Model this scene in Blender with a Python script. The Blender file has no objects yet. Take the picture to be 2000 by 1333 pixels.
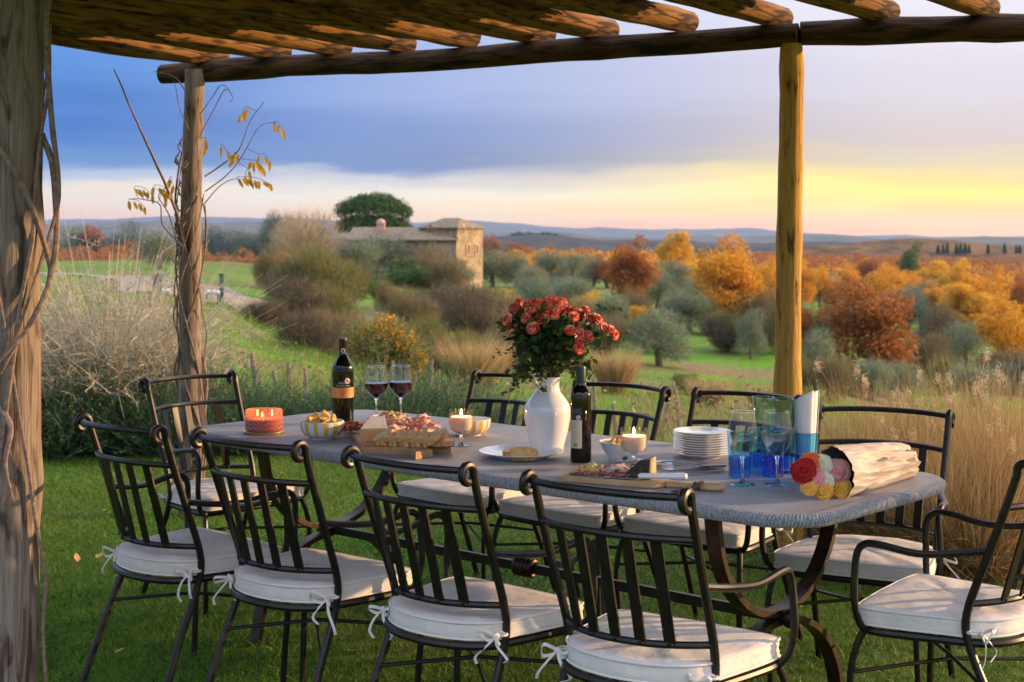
import bpy, math, random
import numpy as np
from mathutils import Vector, Matrix, noise as mnoise

random.seed(7)
RG = np.random.default_rng(11)
SC = bpy.context.scene
COL = SC.collection
R = math.radians
PI = math.pi

# ------------------------------------------------------------------ camera, sky, sun, exposure
F, YH, HC = 2900.0, 461.0, 1.44          # focal length in photo pixels, eye-level row, eye height
cam = bpy.data.cameras.new('camera')
cam_o = bpy.data.objects.new('camera', cam)
COL.objects.link(cam_o)
cam_o.location = (0, 0, HC)
cam_o.rotation_euler = (R(90), 0, 0)
cam.sensor_width = 36.0
cam.lens = F / 2000.0 * 36.0
cam.shift_y = -(666.5 - YH) / 2000.0
cam.clip_start = 0.05
cam.clip_end = 40000
cam.dof.use_dof = True
cam.dof.focus_distance = 4.3
cam.dof.aperture_fstop = 8.0
SC.camera = cam_o

SUN_AZ, SUN_EL = R(80), R(11)            # clockwise from the view direction
sun = bpy.data.lights.new('sun', 'SUN')
sun.energy = 5.0
sun.angle = R(0.6)
sun.color = (1.0, 0.62, 0.29)
sun_o = bpy.data.objects.new('sun', sun)
COL.objects.link(sun_o)
sdir = Vector((math.sin(SUN_AZ) * math.cos(SUN_EL), math.cos(SUN_AZ) * math.cos(SUN_EL), math.sin(SUN_EL)))
sun_o.rotation_euler = sdir.to_track_quat('Z', 'Y').to_euler()

SC.view_settings.view_transform = 'Standard'
SC.view_settings.look = 'None'
SC.view_settings.exposure = 0.5
SC.view_settings.gamma = 1.0
SC.render.engine = 'CYCLES'
SC.cycles.use_denoising = True
SC.cycles.max_bounces = 10
SC.cycles.diffuse_bounces = 3
SC.cycles.glossy_bounces = 4
SC.cycles.transmission_bounces = 8
SC.cycles.transparent_max_bounces = 24
SC.cycles.volume_bounces = 0
SC.cycles.sample_clamp_indirect = 6.0
SC.cycles.caustics_reflective = False
SC.cycles.caustics_refractive = False


def lin(r, g, b, k=1.0):
    f = lambda c: (c / 12.92 if c <= .04045 else ((c + .055) / 1.055) ** 2.4)
    return (f(r / 255) * k, f(g / 255) * k, f(b / 255) * k, 1)


world = bpy.data.worlds.new('World')
SC.world = world
world.use_nodes = True


def build_sky():
    nt = world.node_tree
    N, L = nt.nodes, nt.links
    N.clear()
    out = N.new('ShaderNodeOutputWorld')
    bg = N.new('ShaderNodeBackground')
    bg.inputs['Strength'].default_value = 0.1
    L.new(bg.outputs[0], out.inputs['Surface'])
    nish = N.new('ShaderNodeTexSky')
    nish.sky_type = 'NISHITA'
    nish.sun_disc = False
    nish.sun_elevation = SUN_EL
    nish.sun_rotation = SUN_AZ
    tc = N.new('ShaderNodeTexCoord')
    sep = N.new('ShaderNodeSeparateXYZ')
    L.new(tc.outputs['Generated'], sep.inputs[0])

    def math_(op, a, b=None, clamp=False):
        m = N.new('ShaderNodeMath')
        m.operation = op
        m.use_clamp = clamp
        for i, v in enumerate((a, b)):
            if v is None:
                continue
            if isinstance(v, (int, float)):
                m.inputs[i].default_value = v
            else:
                L.new(v, m.inputs[i])
        return m.outputs[0]
    X, Y, Z = sep.outputs
    az = math_('ARCTAN2', X, Y)
    # cloud streaks: noise stretched along the horizon
    comb = N.new('ShaderNodeCombineXYZ')
    L.new(math_('MULTIPLY', az, 4.0), comb.inputs[0])
    L.new(math_('MULTIPLY', Z, 34.0), comb.inputs[1])
    nz = N.new('ShaderNodeTexNoise')
    nz.inputs['Scale'].default_value = 1.3
    nz.inputs['Detail'].default_value = 5
    nz.inputs['Roughness'].default_value = .52
    nz.inputs['Distortion'].default_value = .5
    L.new(comb.outputs[0], nz.inputs['Vector'])
    comb2 = N.new('ShaderNodeCombineXYZ')
    L.new(math_('MULTIPLY', az, 2.2), comb2.inputs[0])
    L.new(math_('MULTIPLY', Z, 9.0), comb2.inputs[1])
    comb2.inputs[2].default_value = 4.2
    nz2 = N.new('ShaderNodeTexNoise')
    nz2.inputs['Scale'].default_value = 1.6
    nz2.inputs['Detail'].default_value = 3
    L.new(comb2.outputs[0], nz2.inputs['Vector'])
    warp = math_('MULTIPLY', math_('SUBTRACT', nz.outputs['Fac'], .5), .036)
    low = math_('MULTIPLY', math_('SUBTRACT', nz2.outputs['Fac'], .5), .03)
    e = math_('ADD', math_('ADD', Z, warp), low)
    e = math_('MULTIPLY', e, 2.5, True)
    dot = math_('COSINE', math_('SUBTRACT', az, R(80)))

    def ramp(stops):
        r = N.new('ShaderNodeValToRGB')
        r.color_ramp.interpolation = 'EASE'
        el = r.color_ramp.elements
        while len(el) < len(stops):
            el.new(.5)
        for i, (p, c, k) in enumerate(stops):
            el[i].position = p
            el[i].color = lin(*c, k)
        L.new(e, r.inputs[0])
        return r.outputs[0]
    left = ramp([(0, (250, 186, 140), 1.05), (.03, (255, 206, 160), 1.08), (.07, (246, 230, 208), 1.0), (.098, (180, 192, 216), 1),
                 (.125, (96, 144, 206), .92), (.19, (56, 118, 204), .9), (.27, (84, 142, 220), .95), (.42, (146, 182, 238), 1), (1, (208, 222, 250), 1.1)])
    mid = ramp([(0, (255, 188, 110), 1.2), (.03, (255, 208, 132), 1.25), (.07, (255, 240, 212), 1.03), (.094, (222, 214, 208), 1),
                (.122, (122, 140, 186), 1), (.17, (128, 150, 200), 1), (.26, (162, 178, 222), 1), (.42, (206, 212, 240), 1), (1, (226, 230, 248), 1.25)])
    right = ramp([(0, (255, 172, 50), 1.6), (.03, (255, 190, 66), 1.6), (.065, (255, 222, 84), 1.35), (.09, (255, 220, 116), 1.15),
                  (.125, (238, 216, 172), 1), (.16, (222, 204, 196), 1), (.24, (224, 214, 222), 1), (.4, (232, 227, 238), 1.05), (1, (240, 236, 246), 1.35)])

    def mix(a, b, lo, hi):
        mr = N.new('ShaderNodeMapRange')
        mr.interpolation_type = 'SMOOTHSTEP'
        mr.inputs['From Min'].default_value = lo
        mr.inputs['From Max'].default_value = hi
        L.new(dot, mr.inputs['Value'])
        m = N.new('ShaderNodeMix')
        m.data_type = 'RGBA'
        L.new(mr.outputs[0], m.inputs['Factor'])
        L.new(a, m.inputs['A'])
        L.new(b, m.inputs['B'])
        return m.outputs['Result']
    cloud = mix(mix(left, mid, -.13, .17), right, .1, .46)
    hi = N.new('ShaderNodeMapRange')
    hi.interpolation_type = 'SMOOTHSTEP'
    hi.inputs['From Min'].default_value = .12
    hi.inputs['From Max'].default_value = .62
    hi.inputs['To Min'].default_value = 1.0
    hi.inputs['To Max'].default_value = 1.9
    L.new(Z, hi.inputs['Value'])
    gain = math_('MULTIPLY', math_('ADD', math_('MULTIPLY', nz2.outputs['Fac'], .9), 7.5), hi.outputs[0])
    vm = N.new('ShaderNodeVectorMath')
    vm.operation = 'SCALE'
    L.new(cloud, vm.inputs[0])
    L.new(gain, vm.inputs['Scale'])
    m = N.new('ShaderNodeMix')
    m.data_type = 'RGBA'
    m.inputs['Factor'].default_value = .93
    L.new(nish.outputs[0], m.inputs['A'])
    L.new(vm.outputs[0], m.inputs['B'])
    L.new(m.outputs['Result'], bg.inputs['Color'])


build_sky()

# ------------------------------------------------------------------ helpers


def P(x, y, D):
    """photo pixel at depth D -> world"""
    return Vector(((x - 1000) / F * D, D, HC - (y - YH) / F * D))


TZ = .74


def T(x, y, z=TZ):
    """photo pixel on the horizontal plane z -> world"""
    D = F * (HC - z) / (y - YH)
    return Vector(((x - 1000) / F * D, D, z))


def tag(o, label=None, cat=None, group=None, kind=None):
    for k, v in (('label', label), ('category', cat), ('group', group), ('kind', kind)):
        if v:
            o[k] = v
    return o


def thing(name, loc, rz=0, label=None, cat=None, group=None, scale=None):
    o = bpy.data.objects.new(name, None)
    o.empty_display_size = .1
    COL.objects.link(o)
    o.location = loc
    o.rotation_euler = (0, 0, rz)
    if scale is not None:
        o.scale = scale
    return tag(o, label, cat, group)


def copy_tree(o, parent=None):
    c = o.copy()
    COL.objects.link(c)
    c.parent = parent
    for ch in list(o.children):
        copy_tree(ch, c)
    return c


ORD = ['first', 'second', 'third', 'fourth', 'fifth', 'sixth', 'seventh', 'eighth', 'ninth', 'tenth', 'eleventh', 'twelfth',
       'thirteenth', 'fourteenth', 'fifteenth', 'sixteenth', 'seventeenth', 'eighteenth', 'nineteenth', 'twentieth',
       'twenty-first', 'twenty-second', 'twenty-third', 'twenty-fourth', 'twenty-fifth', 'twenty-sixth', 'twenty-seventh', 'twenty-eighth']


def smooth_path(pts, n=6):
    """Catmull-Rom through pts"""
    p = [Vector(q) for q in pts]
    p = [p[0] * 2 - p[1]] + p + [p[-1] * 2 - p[-2]]
    out = []
    for i in range(1, len(p) - 2):
        for k in range(n):
            t = k / n
            a, b, c, d = p[i - 1], p[i], p[i + 1], p[i + 2]
            out.append(.5 * ((2 * b) + (c - a) * t + (2 * a - 5 * b + 4 * c - d) * t * t + (3 * b - a - 3 * c + d) * t ** 3))
    out.append(p[-2])
    return out


class MB:
    def __init__(s):
        s.v, s.f, s.uv = [], [], []

    def add(s, verts, faces, uvs=None):
        o = len(s.v)
        s.v += [tuple(q) for q in verts]
        for i, f in enumerate(faces):
            s.f.append(tuple(a + o for a in f))
            s.uv.append(uvs[i] if uvs else [(0, 0)] * len(f))
        return s

    def tube(s, pts, r, n=8, caps=True, closed=False, wob=0):
        p = [Vector(q) for q in pts]
        m = len(p)
        rad = [r] * m if isinstance(r, (int, float)) else list(r)
        tang = []
        for i in range(m):
            if closed:
                t = p[(i + 1) % m] - p[i - 1]
            else:
                t = p[min(i + 1, m - 1)] - p[max(i - 1, 0)]
            tang.append(t.normalized() if t.length > 1e-9 else Vector((0, 0, 1)))
        a = Vector((0, 0, 1)) if abs(tang[0].z) < .9 else Vector((1, 0, 0))
        nrm = (a - tang[0] * a.dot(tang[0])).normalized()
        V, FA, UV = [], [], []
        dist = 0
        ds = []
        for i in range(m):
            if i:
                dist += (p[i] - p[i - 1]).length
                nrm = (nrm - tang[i] * nrm.dot(tang[i]))
                nrm = nrm.normalized() if nrm.length > 1e-6 else tang[i].orthogonal().normalized()
            ds.append(dist)
            b = tang[i].cross(nrm)
            for k in range(n):
                th = 2 * PI * k / n
                rr = rad[i] * (1 + (wob * (random.random() - .5) if wob else 0))
                V.append(p[i] + (nrm * math.cos(th) + b * math.sin(th)) * rr)
        circ = max(rad) * 2 * PI
        for i in range(m if closed else m - 1):
            j = (i + 1) % m
            d1 = ds[j] if j else dist + (p[0] - p[-1]).length
            for k in range(n):
                k2 = (k + 1) % n
                FA.append((i * n + k, i * n + k2, j * n + k2, j * n + k))
                UV.append([(k / n * circ, ds[i]), ((k + 1) / n * circ, ds[i]), ((k + 1) / n * circ, d1), (k / n * circ, d1)])
        if caps and not closed:
            for i0, rev in ((0, True), (m - 1, False)):
                idx = [i0 * n + k for k in range(n)]
                if rev:
                    idx.reverse()
                FA.append(tuple(idx))
                UV.append([(.5, .5)] * n)
        return s.add(V, FA, UV)

    def bar(s, pts, w, h, side, ends=True):
        """rectangular section swept along pts; side = the width direction (fixed)"""
        p = [Vector(q) for q in pts]
        sd = Vector(side).normalized()
        V, FA = [], []
        for i in range(len(p)):
            t = (p[min(i + 1, len(p) - 1)] - p[max(i - 1, 0)]).normalized()
            u = t.cross(sd).normalized()
            for a, b in ((-1, -1), (1, -1), (1, 1), (-1, 1)):
                V.append(p[i] + sd * (a * w / 2) + u * (b * h / 2))
        for i in range(len(p) - 1):
            for k in range(4):
                k2 = (k + 1) % 4
                FA.append((i * 4 + k, i * 4 + k2, i * 4 + 4 + k2, i * 4 + 4 + k))
        if ends:
            FA.append((3, 2, 1, 0))
            q = (len(p) - 1) * 4
            FA.append((q, q + 1, q + 2, q + 3))
        return s.add(V, FA)

    def lathe(s, prof, n=24, c=(0, 0, 0), flute=0, nfl=0, M=None):
        c = Vector(c)
        V, FA, UV = [], [], []
        idx = []
        for (r, z) in prof:
            if r <= 1e-6:
                q = Vector((0, 0, z))
                V.append((M @ q if M else q) + c)
                idx.append([len(V) - 1] * n)
            else:
                row = []
                for k in range(n):
                    th = 2 * PI * k / n
                    rr = r * (1 + flute * math.cos(nfl * th)) if flute else r
                    q = Vector((rr * math.cos(th), rr * math.sin(th), z))
                    V.append((M @ q if M else q) + c)
                    row.append(len(V) - 1)
                idx.append(row)
        for i in range(len(prof) - 1):
            for k in range(n):
                k2 = (k + 1) % n
                q = [idx[i][k], idx[i][k2], idx[i + 1][k2], idx[i + 1][k]]
                u = [(k / n, i / len(prof)), ((k + 1) / n, i / len(prof)), ((k + 1) / n, (i + 1) / len(prof)), (k / n, (i + 1) / len(prof))]
                qq, uu = [], []
                for a, b in zip(q, u):
                    if a not in qq:
                        qq.append(a)
                        uu.append(b)
                if len(qq) > 2:
                    FA.append(tuple(qq))
                    UV.append(uu)
        return s.add(V, FA, UV)

    def box(s, c, size, rz=0, M=None):
        c = Vector(c)
        x, y, z = [q / 2 for q in size]
        V = [Vector((a, b, d)) for d in (-z, z) for a, b in ((-x, -y), (x, -y), (x, y), (-x, y))]
        m = M or Matrix.Rotation(rz, 3, 'Z')
        return s.add([m @ q + c for q in V], [(3, 2, 1, 0), (4, 5, 6, 7), (0, 1, 5, 4), (1, 2, 6, 5), (2, 3, 7, 6), (3, 0, 4, 7)])

    def prism(s, poly, z0, z1, ch=.003):
        """closed outline extruded in z with a chamfer top and bottom"""
        n = len(poly)
        pv = [Vector((q[0], q[1])) for q in poly]
        area = sum(pv[i].x * pv[(i + 1) % n].y - pv[(i + 1) % n].x * pv[i].y for i in range(n))
        if area < 0:
            pv.reverse()

        def inset(d):
            o = []
            for i in range(n):
                a, b, c = pv[i - 1], pv[i], pv[(i + 1) % n]
                e1, e2 = (b - a).normalized(), (c - b).normalized()
                nn = Vector((-(e1.y + e2.y), e1.x + e2.x))
                nn = nn.normalized() if nn.length > 1e-6 else Vector((-e1.y, e1.x))
                o.append(b + nn * d)
            return o
        rings = [(inset(ch), z0), (pv, z0 + ch), (pv, z1 - ch), (inset(ch), z1)]
        V, FA = [], []
        for ring, z in rings:
            V += [(q.x, q.y, z) for q in ring]
        for r in range(3):
            for k in range(n):
                k2 = (k + 1) % n
                FA.append((r * n + k, r * n + k2, r * n + n + k2, r * n + n + k))
        FA.append(tuple(range(n - 1, -1, -1)))
        FA.append(tuple(range(3 * n, 4 * n)))
        return s.add(V, FA)

    def ell(s, c, rad, nu=12, nv=8, noise=0, M=None):
        c = Vector(c)
        V, FA = [], []
        for j in range(nv + 1):
            ph = PI * j / nv
            for i in range(nu):
                th = 2 * PI * i / nu
                k = 1 + noise * (random.random() - .5)
                q = Vector((rad[0] * math.sin(ph) * math.cos(th) * k, rad[1] * math.sin(ph) * math.sin(th) * k, rad[2] * math.cos(ph) * k))
                V.append((M @ q if M else q) + c)
        for j in range(nv):
            for i in range(nu):
                i2 = (i + 1) % nu
                FA.append((j * nu + i, j * nu + nu + i, j * nu + nu + i2, j * nu + i2))
        return s.add(V, FA)

    def grid(s, fn, nu, nv):
        V = [fn(i / nu, j / nv) for j in range(nv + 1) for i in range(nu + 1)]
        FA = [(j * (nu + 1) + i, j * (nu + 1) + i + 1, (j + 1) * (nu + 1) + i + 1, (j + 1) * (nu + 1) + i) for j in range(nv) for i in range(nu)]
        UV = [[(i / nu, j / nv), ((i + 1) / nu, j / nv), ((i + 1) / nu, (j + 1) / nv), (i / nu, (j + 1) / nv)] for j in range(nv) for i in range(nu)]
        return s.add(V, FA, UV)

    def mesh(s, name, mat, smooth=True):
        me = bpy.data.meshes.new(name)
        me.from_pydata(s.v, [], s.f)
        uvl = me.uv_layers.new(name='UVMap')
        flat = [c for f in s.uv for q in f for c in q]
        if len(flat) == len(uvl.data) * 2:
            uvl.data.foreach_set('uv', flat)
        for m in (mat if isinstance(mat, (list, tuple)) else [mat]):
            me.materials.append(m)
        if smooth:
            me.polygons.foreach_set('use_smooth', [True] * len(me.polygons))
            if hasattr(me, 'set_sharp_from_angle'):
                me.set_sharp_from_angle(angle=R(smooth if smooth is not True else 38))
        me.update()
        return me

    def build(s, name, mat, parent=None, smooth=True, loc=None):
        o = bpy.data.objects.new(name, s.mesh(name, mat, smooth))
        COL.objects.link(o)
        o.parent = parent
        if loc is not None:
            o.location = loc
        return o


def fast(name, V, Q, mat, parent=None, smooth=False):
    V = np.asarray(V, np.float32)
    Q = np.asarray(Q, np.int32)
    me = bpy.data.meshes.new(name)
    me.vertices.add(len(V))
    me.vertices.foreach_set('co', V.ravel())
    me.loops.add(Q.size)
    me.loops.foreach_set('vertex_index', Q.ravel())
    me.polygons.add(len(Q))
    me.polygons.foreach_set('loop_start', np.arange(len(Q), dtype=np.int32) * Q.shape[1])
    me.materials.append(mat)
    if smooth:
        me.polygons.foreach_set('use_smooth', np.ones(len(Q), bool))
    me.update(calc_edges=True)
    o = bpy.data.objects.new(name, me)
    COL.objects.link(o)
    o.parent = parent
    return o


def unit(a):
    return a / np.maximum(np.linalg.norm(a, axis=1, keepdims=True), 1e-9)


def strips(base, d, L, W, bend, seg=3, rng=RG, taper=1.0, tip=.12):
    """thin curved ribbons: (V, Q)"""
    n = len(base)
    d = unit(d)
    side = unit(np.cross(d, unit(rng.normal(size=(n, 3)))))
    L = np.broadcast_to(L, n)[:, None]
    W = np.broadcast_to(W, n)[:, None]
    V = np.zeros((n, seg + 1, 2, 3))
    for k in range(seg + 1):
        t = k / seg
        c = base + d * L * t + bend * L * t * t
        w = W * .5 * max(tip, 1 - t ** 1.6 * taper)
        V[:, k, 0] = c - side * w
        V[:, k, 1] = c + side * w
    st = (seg + 1) * 2
    q = np.array([[k * 2, k * 2 + 1, k * 2 + 3, k * 2 + 2] for k in range(seg)])
    Q = (np.arange(n)[:, None, None] * st + q[None]).reshape(-1, 4)
    return V.reshape(-1, 3), Q


def cards(pos, L, W, rng=RG, droop=0.0, d=None):
    """leaf-shaped diamonds with a random direction: (V, Q)"""
    n = len(pos)
    if d is None:
        d = rng.normal(size=(n, 3))
        d[:, 2] -= droop
    d = unit(d)
    side = unit(np.cross(d, rng.normal(size=(n, 3))))
    nn = np.cross(d, side)
    L = (np.broadcast_to(L, n) * rng.uniform(.6, 1.25, n))[:, None]
    W = (np.broadcast_to(W, n) * rng.uniform(.7, 1.2, n))[:, None]
    V = np.stack([pos - d * L * .5, pos + side * W * .5 + nn * W * .12, pos + d * L * .5, pos - side * W * .5 + nn * W * .12], 1)
    Q = np.arange(n * 4).reshape(n, 4)
    return V.reshape(-1, 3), Q


def join(*vq):
    V, Q, o = [], [], 0
    for v, q in vq:
        V.append(v)
        Q.append(q + o)
        o += len(v)
    return np.concatenate(V), np.concatenate(Q)


# ------------------------------------------------------------------ materials


def principled(name):
    m = bpy.data.materials.new(name)
    m.use_nodes = True
    nt = m.node_tree
    return m, nt, nt.nodes, nt.links, nt.nodes['Principled BSDF']


def ramp_node(N, L, src, stops):
    r = N.new('ShaderNodeValToRGB')
    el = r.color_ramp.elements
    while len(el) < len(stops):
        el.new(.5)
    for i, (p, c) in enumerate(stops):
        el[i].position = p
        el[i].color = (*c[:3], 1)
    L.new(src, r.inputs[0])
    return r.outputs[0]


def noise_node(N, L, scale, detail=4, rough=.55, vec=None, coord='Object', mapping=None, dist=0):
    n = N.new('ShaderNodeTexNoise')
    n.inputs['Scale'].default_value = scale
    n.inputs['Detail'].default_value = detail
    n.inputs['Roughness'].default_value = rough
    n.inputs['Distortion'].default_value = dist
    if vec is None:
        tc = N.new('ShaderNodeTexCoord')
        vec = tc.outputs[coord]
    if mapping:
        mp = N.new('ShaderNodeMapping')
        mp.inputs['Scale'].default_value = mapping
        L.new(vec, mp.inputs[0])
        vec = mp.outputs[0]
    L.new(vec, n.inputs['Vector'])
    return n.outputs['Fac']


def bump(N, L, b, h, strength=.3, dist=.01):
    bp = N.new('ShaderNodeBump')
    bp.inputs['Strength'].default_value = strength
    bp.inputs['Distance'].default_value = dist
    L.new(h, bp.inputs['Height'])
    L.new(bp.outputs[0], b.inputs['Normal'])


def mat(name, c1, c2=None, rough=.6, scale=20, metal=0, bmp=0, bdist=.004, coord='Object', mapping=None, spec=.5, detail=4, lo=.35, hi=.65, coat=0, sss=0, trans=0):
    m, nt, N, L, b = principled(name)
    b.inputs['Roughness'].default_value = rough
    b.inputs['Metallic'].default_value = metal
    b.inputs['Specular IOR Level'].default_value = spec
    if coat:
        b.inputs['Coat Weight'].default_value = coat
        b.inputs['Coat Roughness'].default_value = .08
    if sss:
        b.inputs['Subsurface Weight'].default_value = sss
        b.inputs['Subsurface Radius'].default_value = (.02, .012, .006)
        b.inputs['Subsurface Scale'].default_value = 1.0
    if c2 is None:
        b.inputs['Base Color'].default_value = (*c1[:3], 1)
    else:
        f = noise_node(N, L, scale, detail, coord=coord, mapping=mapping)
        L.new(ramp_node(N, L, f, [(lo, c1), (hi, c2)]), b.inputs['Base Color'])
        if bmp:
            bump(N, L, b, f, bmp, bdist)
    return m


def leaf_mat(name, cols, trans=.35, rough=.6, patch=None):
    """foliage: every leaf its own tint, light passing through"""
    m, nt, N, L, b = principled(name)
    g = N.new('ShaderNodeNewGeometry')
    src = g.outputs['Random Per Island']
    if patch:
        f = noise_node(N, L, patch, 2)
        mx = N.new('ShaderNodeMath')
        mx.operation = 'ADD'
        L.new(src, mx.inputs[0])
        L.new(f, mx.inputs[1])
        m2 = N.new('ShaderNodeMath')
        m2.operation = 'MULTIPLY_ADD'
        m2.inputs[1].default_value = .8
        m2.inputs[2].default_value = -.3
        L.new(mx.outputs[0], m2.inputs[0])
        src = m2.outputs[0]
    n = len(cols)
    col = ramp_node(N, L, src, [(i / max(1, n - 1), c) for i, c in enumerate(cols)])
    L.new(col, b.inputs['Base Color'])
    b.inputs['Roughness'].default_value = rough
    b.inputs['Specular IOR Level'].default_value = .3
    if trans:
        t = N.new('ShaderNodeBsdfTranslucent')
        L.new(col, t.inputs['Color'])
        mx = N.new('ShaderNodeMixShader')
        mx.inputs[0].default_value = trans
        L.new(b.outputs[0], mx.inputs[1])
        L.new(t.outputs[0], mx.inputs[2])
        L.new(mx.outputs[0], N['Material Output'].inputs['Surface'])
    return m


def thin_glass(name, tint, refl=1.0, base=.04):
    m = bpy.data.materials.new(name)
    m.use_nodes = True
    N, L = m.node_tree.nodes, m.node_tree.links
    N.clear()
    out = N.new('ShaderNodeOutputMaterial')
    tr = N.new('ShaderNodeBsdfTransparent')
    tr.inputs[0].default_value = (*tint, 1)
    gl = N.new('ShaderNodeBsdfGlossy')
    gl.inputs['Roughness'].default_value = .02
    lw = N.new('ShaderNodeLayerWeight')
    lw.inputs['Blend'].default_value = .25
    mr = N.new('ShaderNodeMapRange')
    mr.inputs['To Min'].default_value = base
    mr.inputs['To Max'].default_value = .6 * refl
    L.new(lw.outputs['Facing'], mr.inputs['Value'])
    pw = N.new('ShaderNodeMath')
    pw.operation = 'POWER'
    pw.inputs[1].default_value = 2.2
    L.new(lw.outputs['Facing'], pw.inputs[0])
    L.new(pw.outputs[0], mr.inputs['Value'])
    mx = N.new('ShaderNodeMixShader')
    L.new(mr.outputs[0], mx.inputs[0])
    L.new(tr.outputs[0], mx.inputs[1])
    L.new(gl.outputs[0], mx.inputs[2])
    L.new(mx.outputs[0], out.inputs['Surface'])
    return m


def solid_glass(name, col, rough=0.0, ior=1.46):
    m, nt, N, L, b = principled(name)
    b.inputs['Base Color'].default_value = (*col, 1)
    b.inputs['Transmission Weight'].default_value = 1
    b.inputs['Roughness'].default_value = rough
    b.inputs['IOR'].default_value = ior
    return m


def log_mat(name, light, dark, bark, lo=.46, hi=.6):
    """peeled pole: long grain, darker bark patches left on, fine cracks"""
    m, nt, N, L, b = principled(name)
    grain = noise_node(N, L, 1, 6, .65, coord='UV', mapping=(90, 5, 1), dist=.4)
    patch = noise_node(N, L, 1, 4, .6, coord='UV', mapping=(24, 4.5, 1), dist=.7)
    crack = noise_node(N, L, 1, 3, .7, coord='UV', mapping=(140, 2.2, 1))
    wood = ramp_node(N, L, grain, [(.25, dark), (.7, light)])
    pm = ramp_node(N, L, patch, [(lo, (0, 0, 0)), (hi, (1, 1, 1))])
    mx = N.new('ShaderNodeMix')
    mx.data_type = 'RGBA'
    mx.inputs['B'].default_value = (*bark, 1)
    L.new(pm, mx.inputs['Factor'])
    L.new(wood, mx.inputs['A'])
    cm = ramp_node(N, L, crack, [(.30, (.18, .16, .15)), (.40, (1, 1, 1))])
    mu = N.new('ShaderNodeMix')
    mu.data_type = 'RGBA'
    mu.blend_type = 'MULTIPLY'
    mu.inputs['Factor'].default_value = .8
    L.new(mx.outputs['Result'], mu.inputs['A'])
    L.new(cm, mu.inputs['B'])
    tc = N.new('ShaderNodeTexCoord')
    mp = N.new('ShaderNodeMapping')
    mp.inputs['Scale'].default_value = (9, 2.6, 1)
    L.new(tc.outputs['UV'], mp.inputs[0])
    vo = N.new('ShaderNodeTexVoronoi')
    vo.inputs['Scale'].default_value = 1
    L.new(mp.outputs[0], vo.inputs['Vector'])
    kn = ramp_node(N, L, vo.outputs['Distance'], [(.05, (.16, .12, .10)), (.11, (.55, .5, .45)), (.16, (1, 1, 1))])
    mk = N.new('ShaderNodeMix')
    mk.data_type = 'RGBA'
    mk.blend_type = 'MULTIPLY'
    mk.inputs['Factor'].default_value = .85
    L.new(mu.outputs['Result'], mk.inputs['A'])
    L.new(kn, mk.inputs['B'])
    L.new(mk.outputs['Result'], b.inputs['Base Color'])
    b.inputs['Roughness'].default_value = .85
    b.inputs['Specular IOR Level'].default_value = .25
    ad = N.new('ShaderNodeMath')
    ad.operation = 'ADD'
    L.new(grain, ad.inputs[0])
    L.new(cm, ad.inputs[1])
    bump(N, L, b, ad.outputs[0], .8, .012)
    return m


M = {}
M['iron'] = mat('wrought_iron', (.007, .006, .006), (.022, .013, .010), .40, 45, .3, .2, .001)
M['bronze_iron'] = mat('bronzed_iron', (.022, .012, .008), (.07, .035, .02), .42, 26, .55, .2, .001)
M['canvas'] = mat('cream_canvas', (.66, .60, .55), (.76, .70, .65), .85, 9, 0, .7, .014, spec=.2, detail=5)
M['piping'] = mat('cushion_piping', (.74, .68, .63), None, .85, spec=.2)
M['white_china'] = mat('white_china', (.80, .80, .80), None, .16, coat=.4)
M['vase_glaze'] = mat('vase_glaze', (.80, .80, .81), None, .13, coat=.5)
M['log_gold'] = log_mat('golden_pole', (.70, .41, .10), (.46, .24, .055), (.15, .07, .022), .55, .68)
M['log_grey'] = log_mat('weathered_pole', (.35, .275, .225), (.17, .125, .095), (.085, .055, .04), .5, .64)
M['log_dark'] = log_mat('shaded_beam', (.11, .055, .02), (.05, .024, .010), (.018, .010, .006))  # shade of the beams' unlit side is put into this darker wood colour
M['log_roof'] = log_mat('roof_pole', (.33, .155, .036), (.16, .068, .018), (.04, .018, .008), .47, .60)
M['reed'] = leaf_mat('dry_reed', [(.10, .05, .02), (.19, .10, .04), (.06, .03, .013)], 0, .8)
M['vine'] = mat('vine_bark', (.16, .10, .075), (.30, .21, .17), .85, 60, 0, .3, .002)
M['vine_leaf'] = leaf_mat('yellow_vine_leaf', [(.62, .33, .03), (.72, .45, .06), (.55, .24, .02)], .4)
M['cutboard'] = None


def stone_top():
    m, nt, N, L, b = principled('grey_stone')
    f1 = noise_node(N, L, 260, 3, .7)
    f2 = noise_node(N, L, 2.2, 6, .6, mapping=(1, 3.2, 1), dist=.8)
    f3 = noise_node(N, L, 9, 5, .65)
    a = ramp_node(N, L, f1, [(.3, (.235, .245, .285)), (.7, (.39, .40, .435))])
    c = ramp_node(N, L, f2, [(.3, (.74, .76, .80)), (.7, (1.08, 1.03, .98))])
    mx = N.new('ShaderNodeMix')
    mx.data_type = 'RGBA'
    mx.blend_type = 'MULTIPLY'
    mx.inputs['Factor'].default_value = 1
    L.new(a, mx.inputs['A'])
    L.new(c, mx.inputs['B'])
    L.new(mx.outputs['Result'], b.inputs['Base Color'])
    r = ramp_node(N, L, f3, [(.3, (.5, .5, .5)), (.7, (.7, .7, .7))])
    L.new(r, b.inputs['Roughness'])
    bump(N, L, b, f1, .25, .0012)
    return m


M['stone'] = stone_top()
M['stone_edge'] = mat('chiselled_stone', (.20, .21, .235), (.34, .345, .37), .8, 120, 0, .4, .002)


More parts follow.
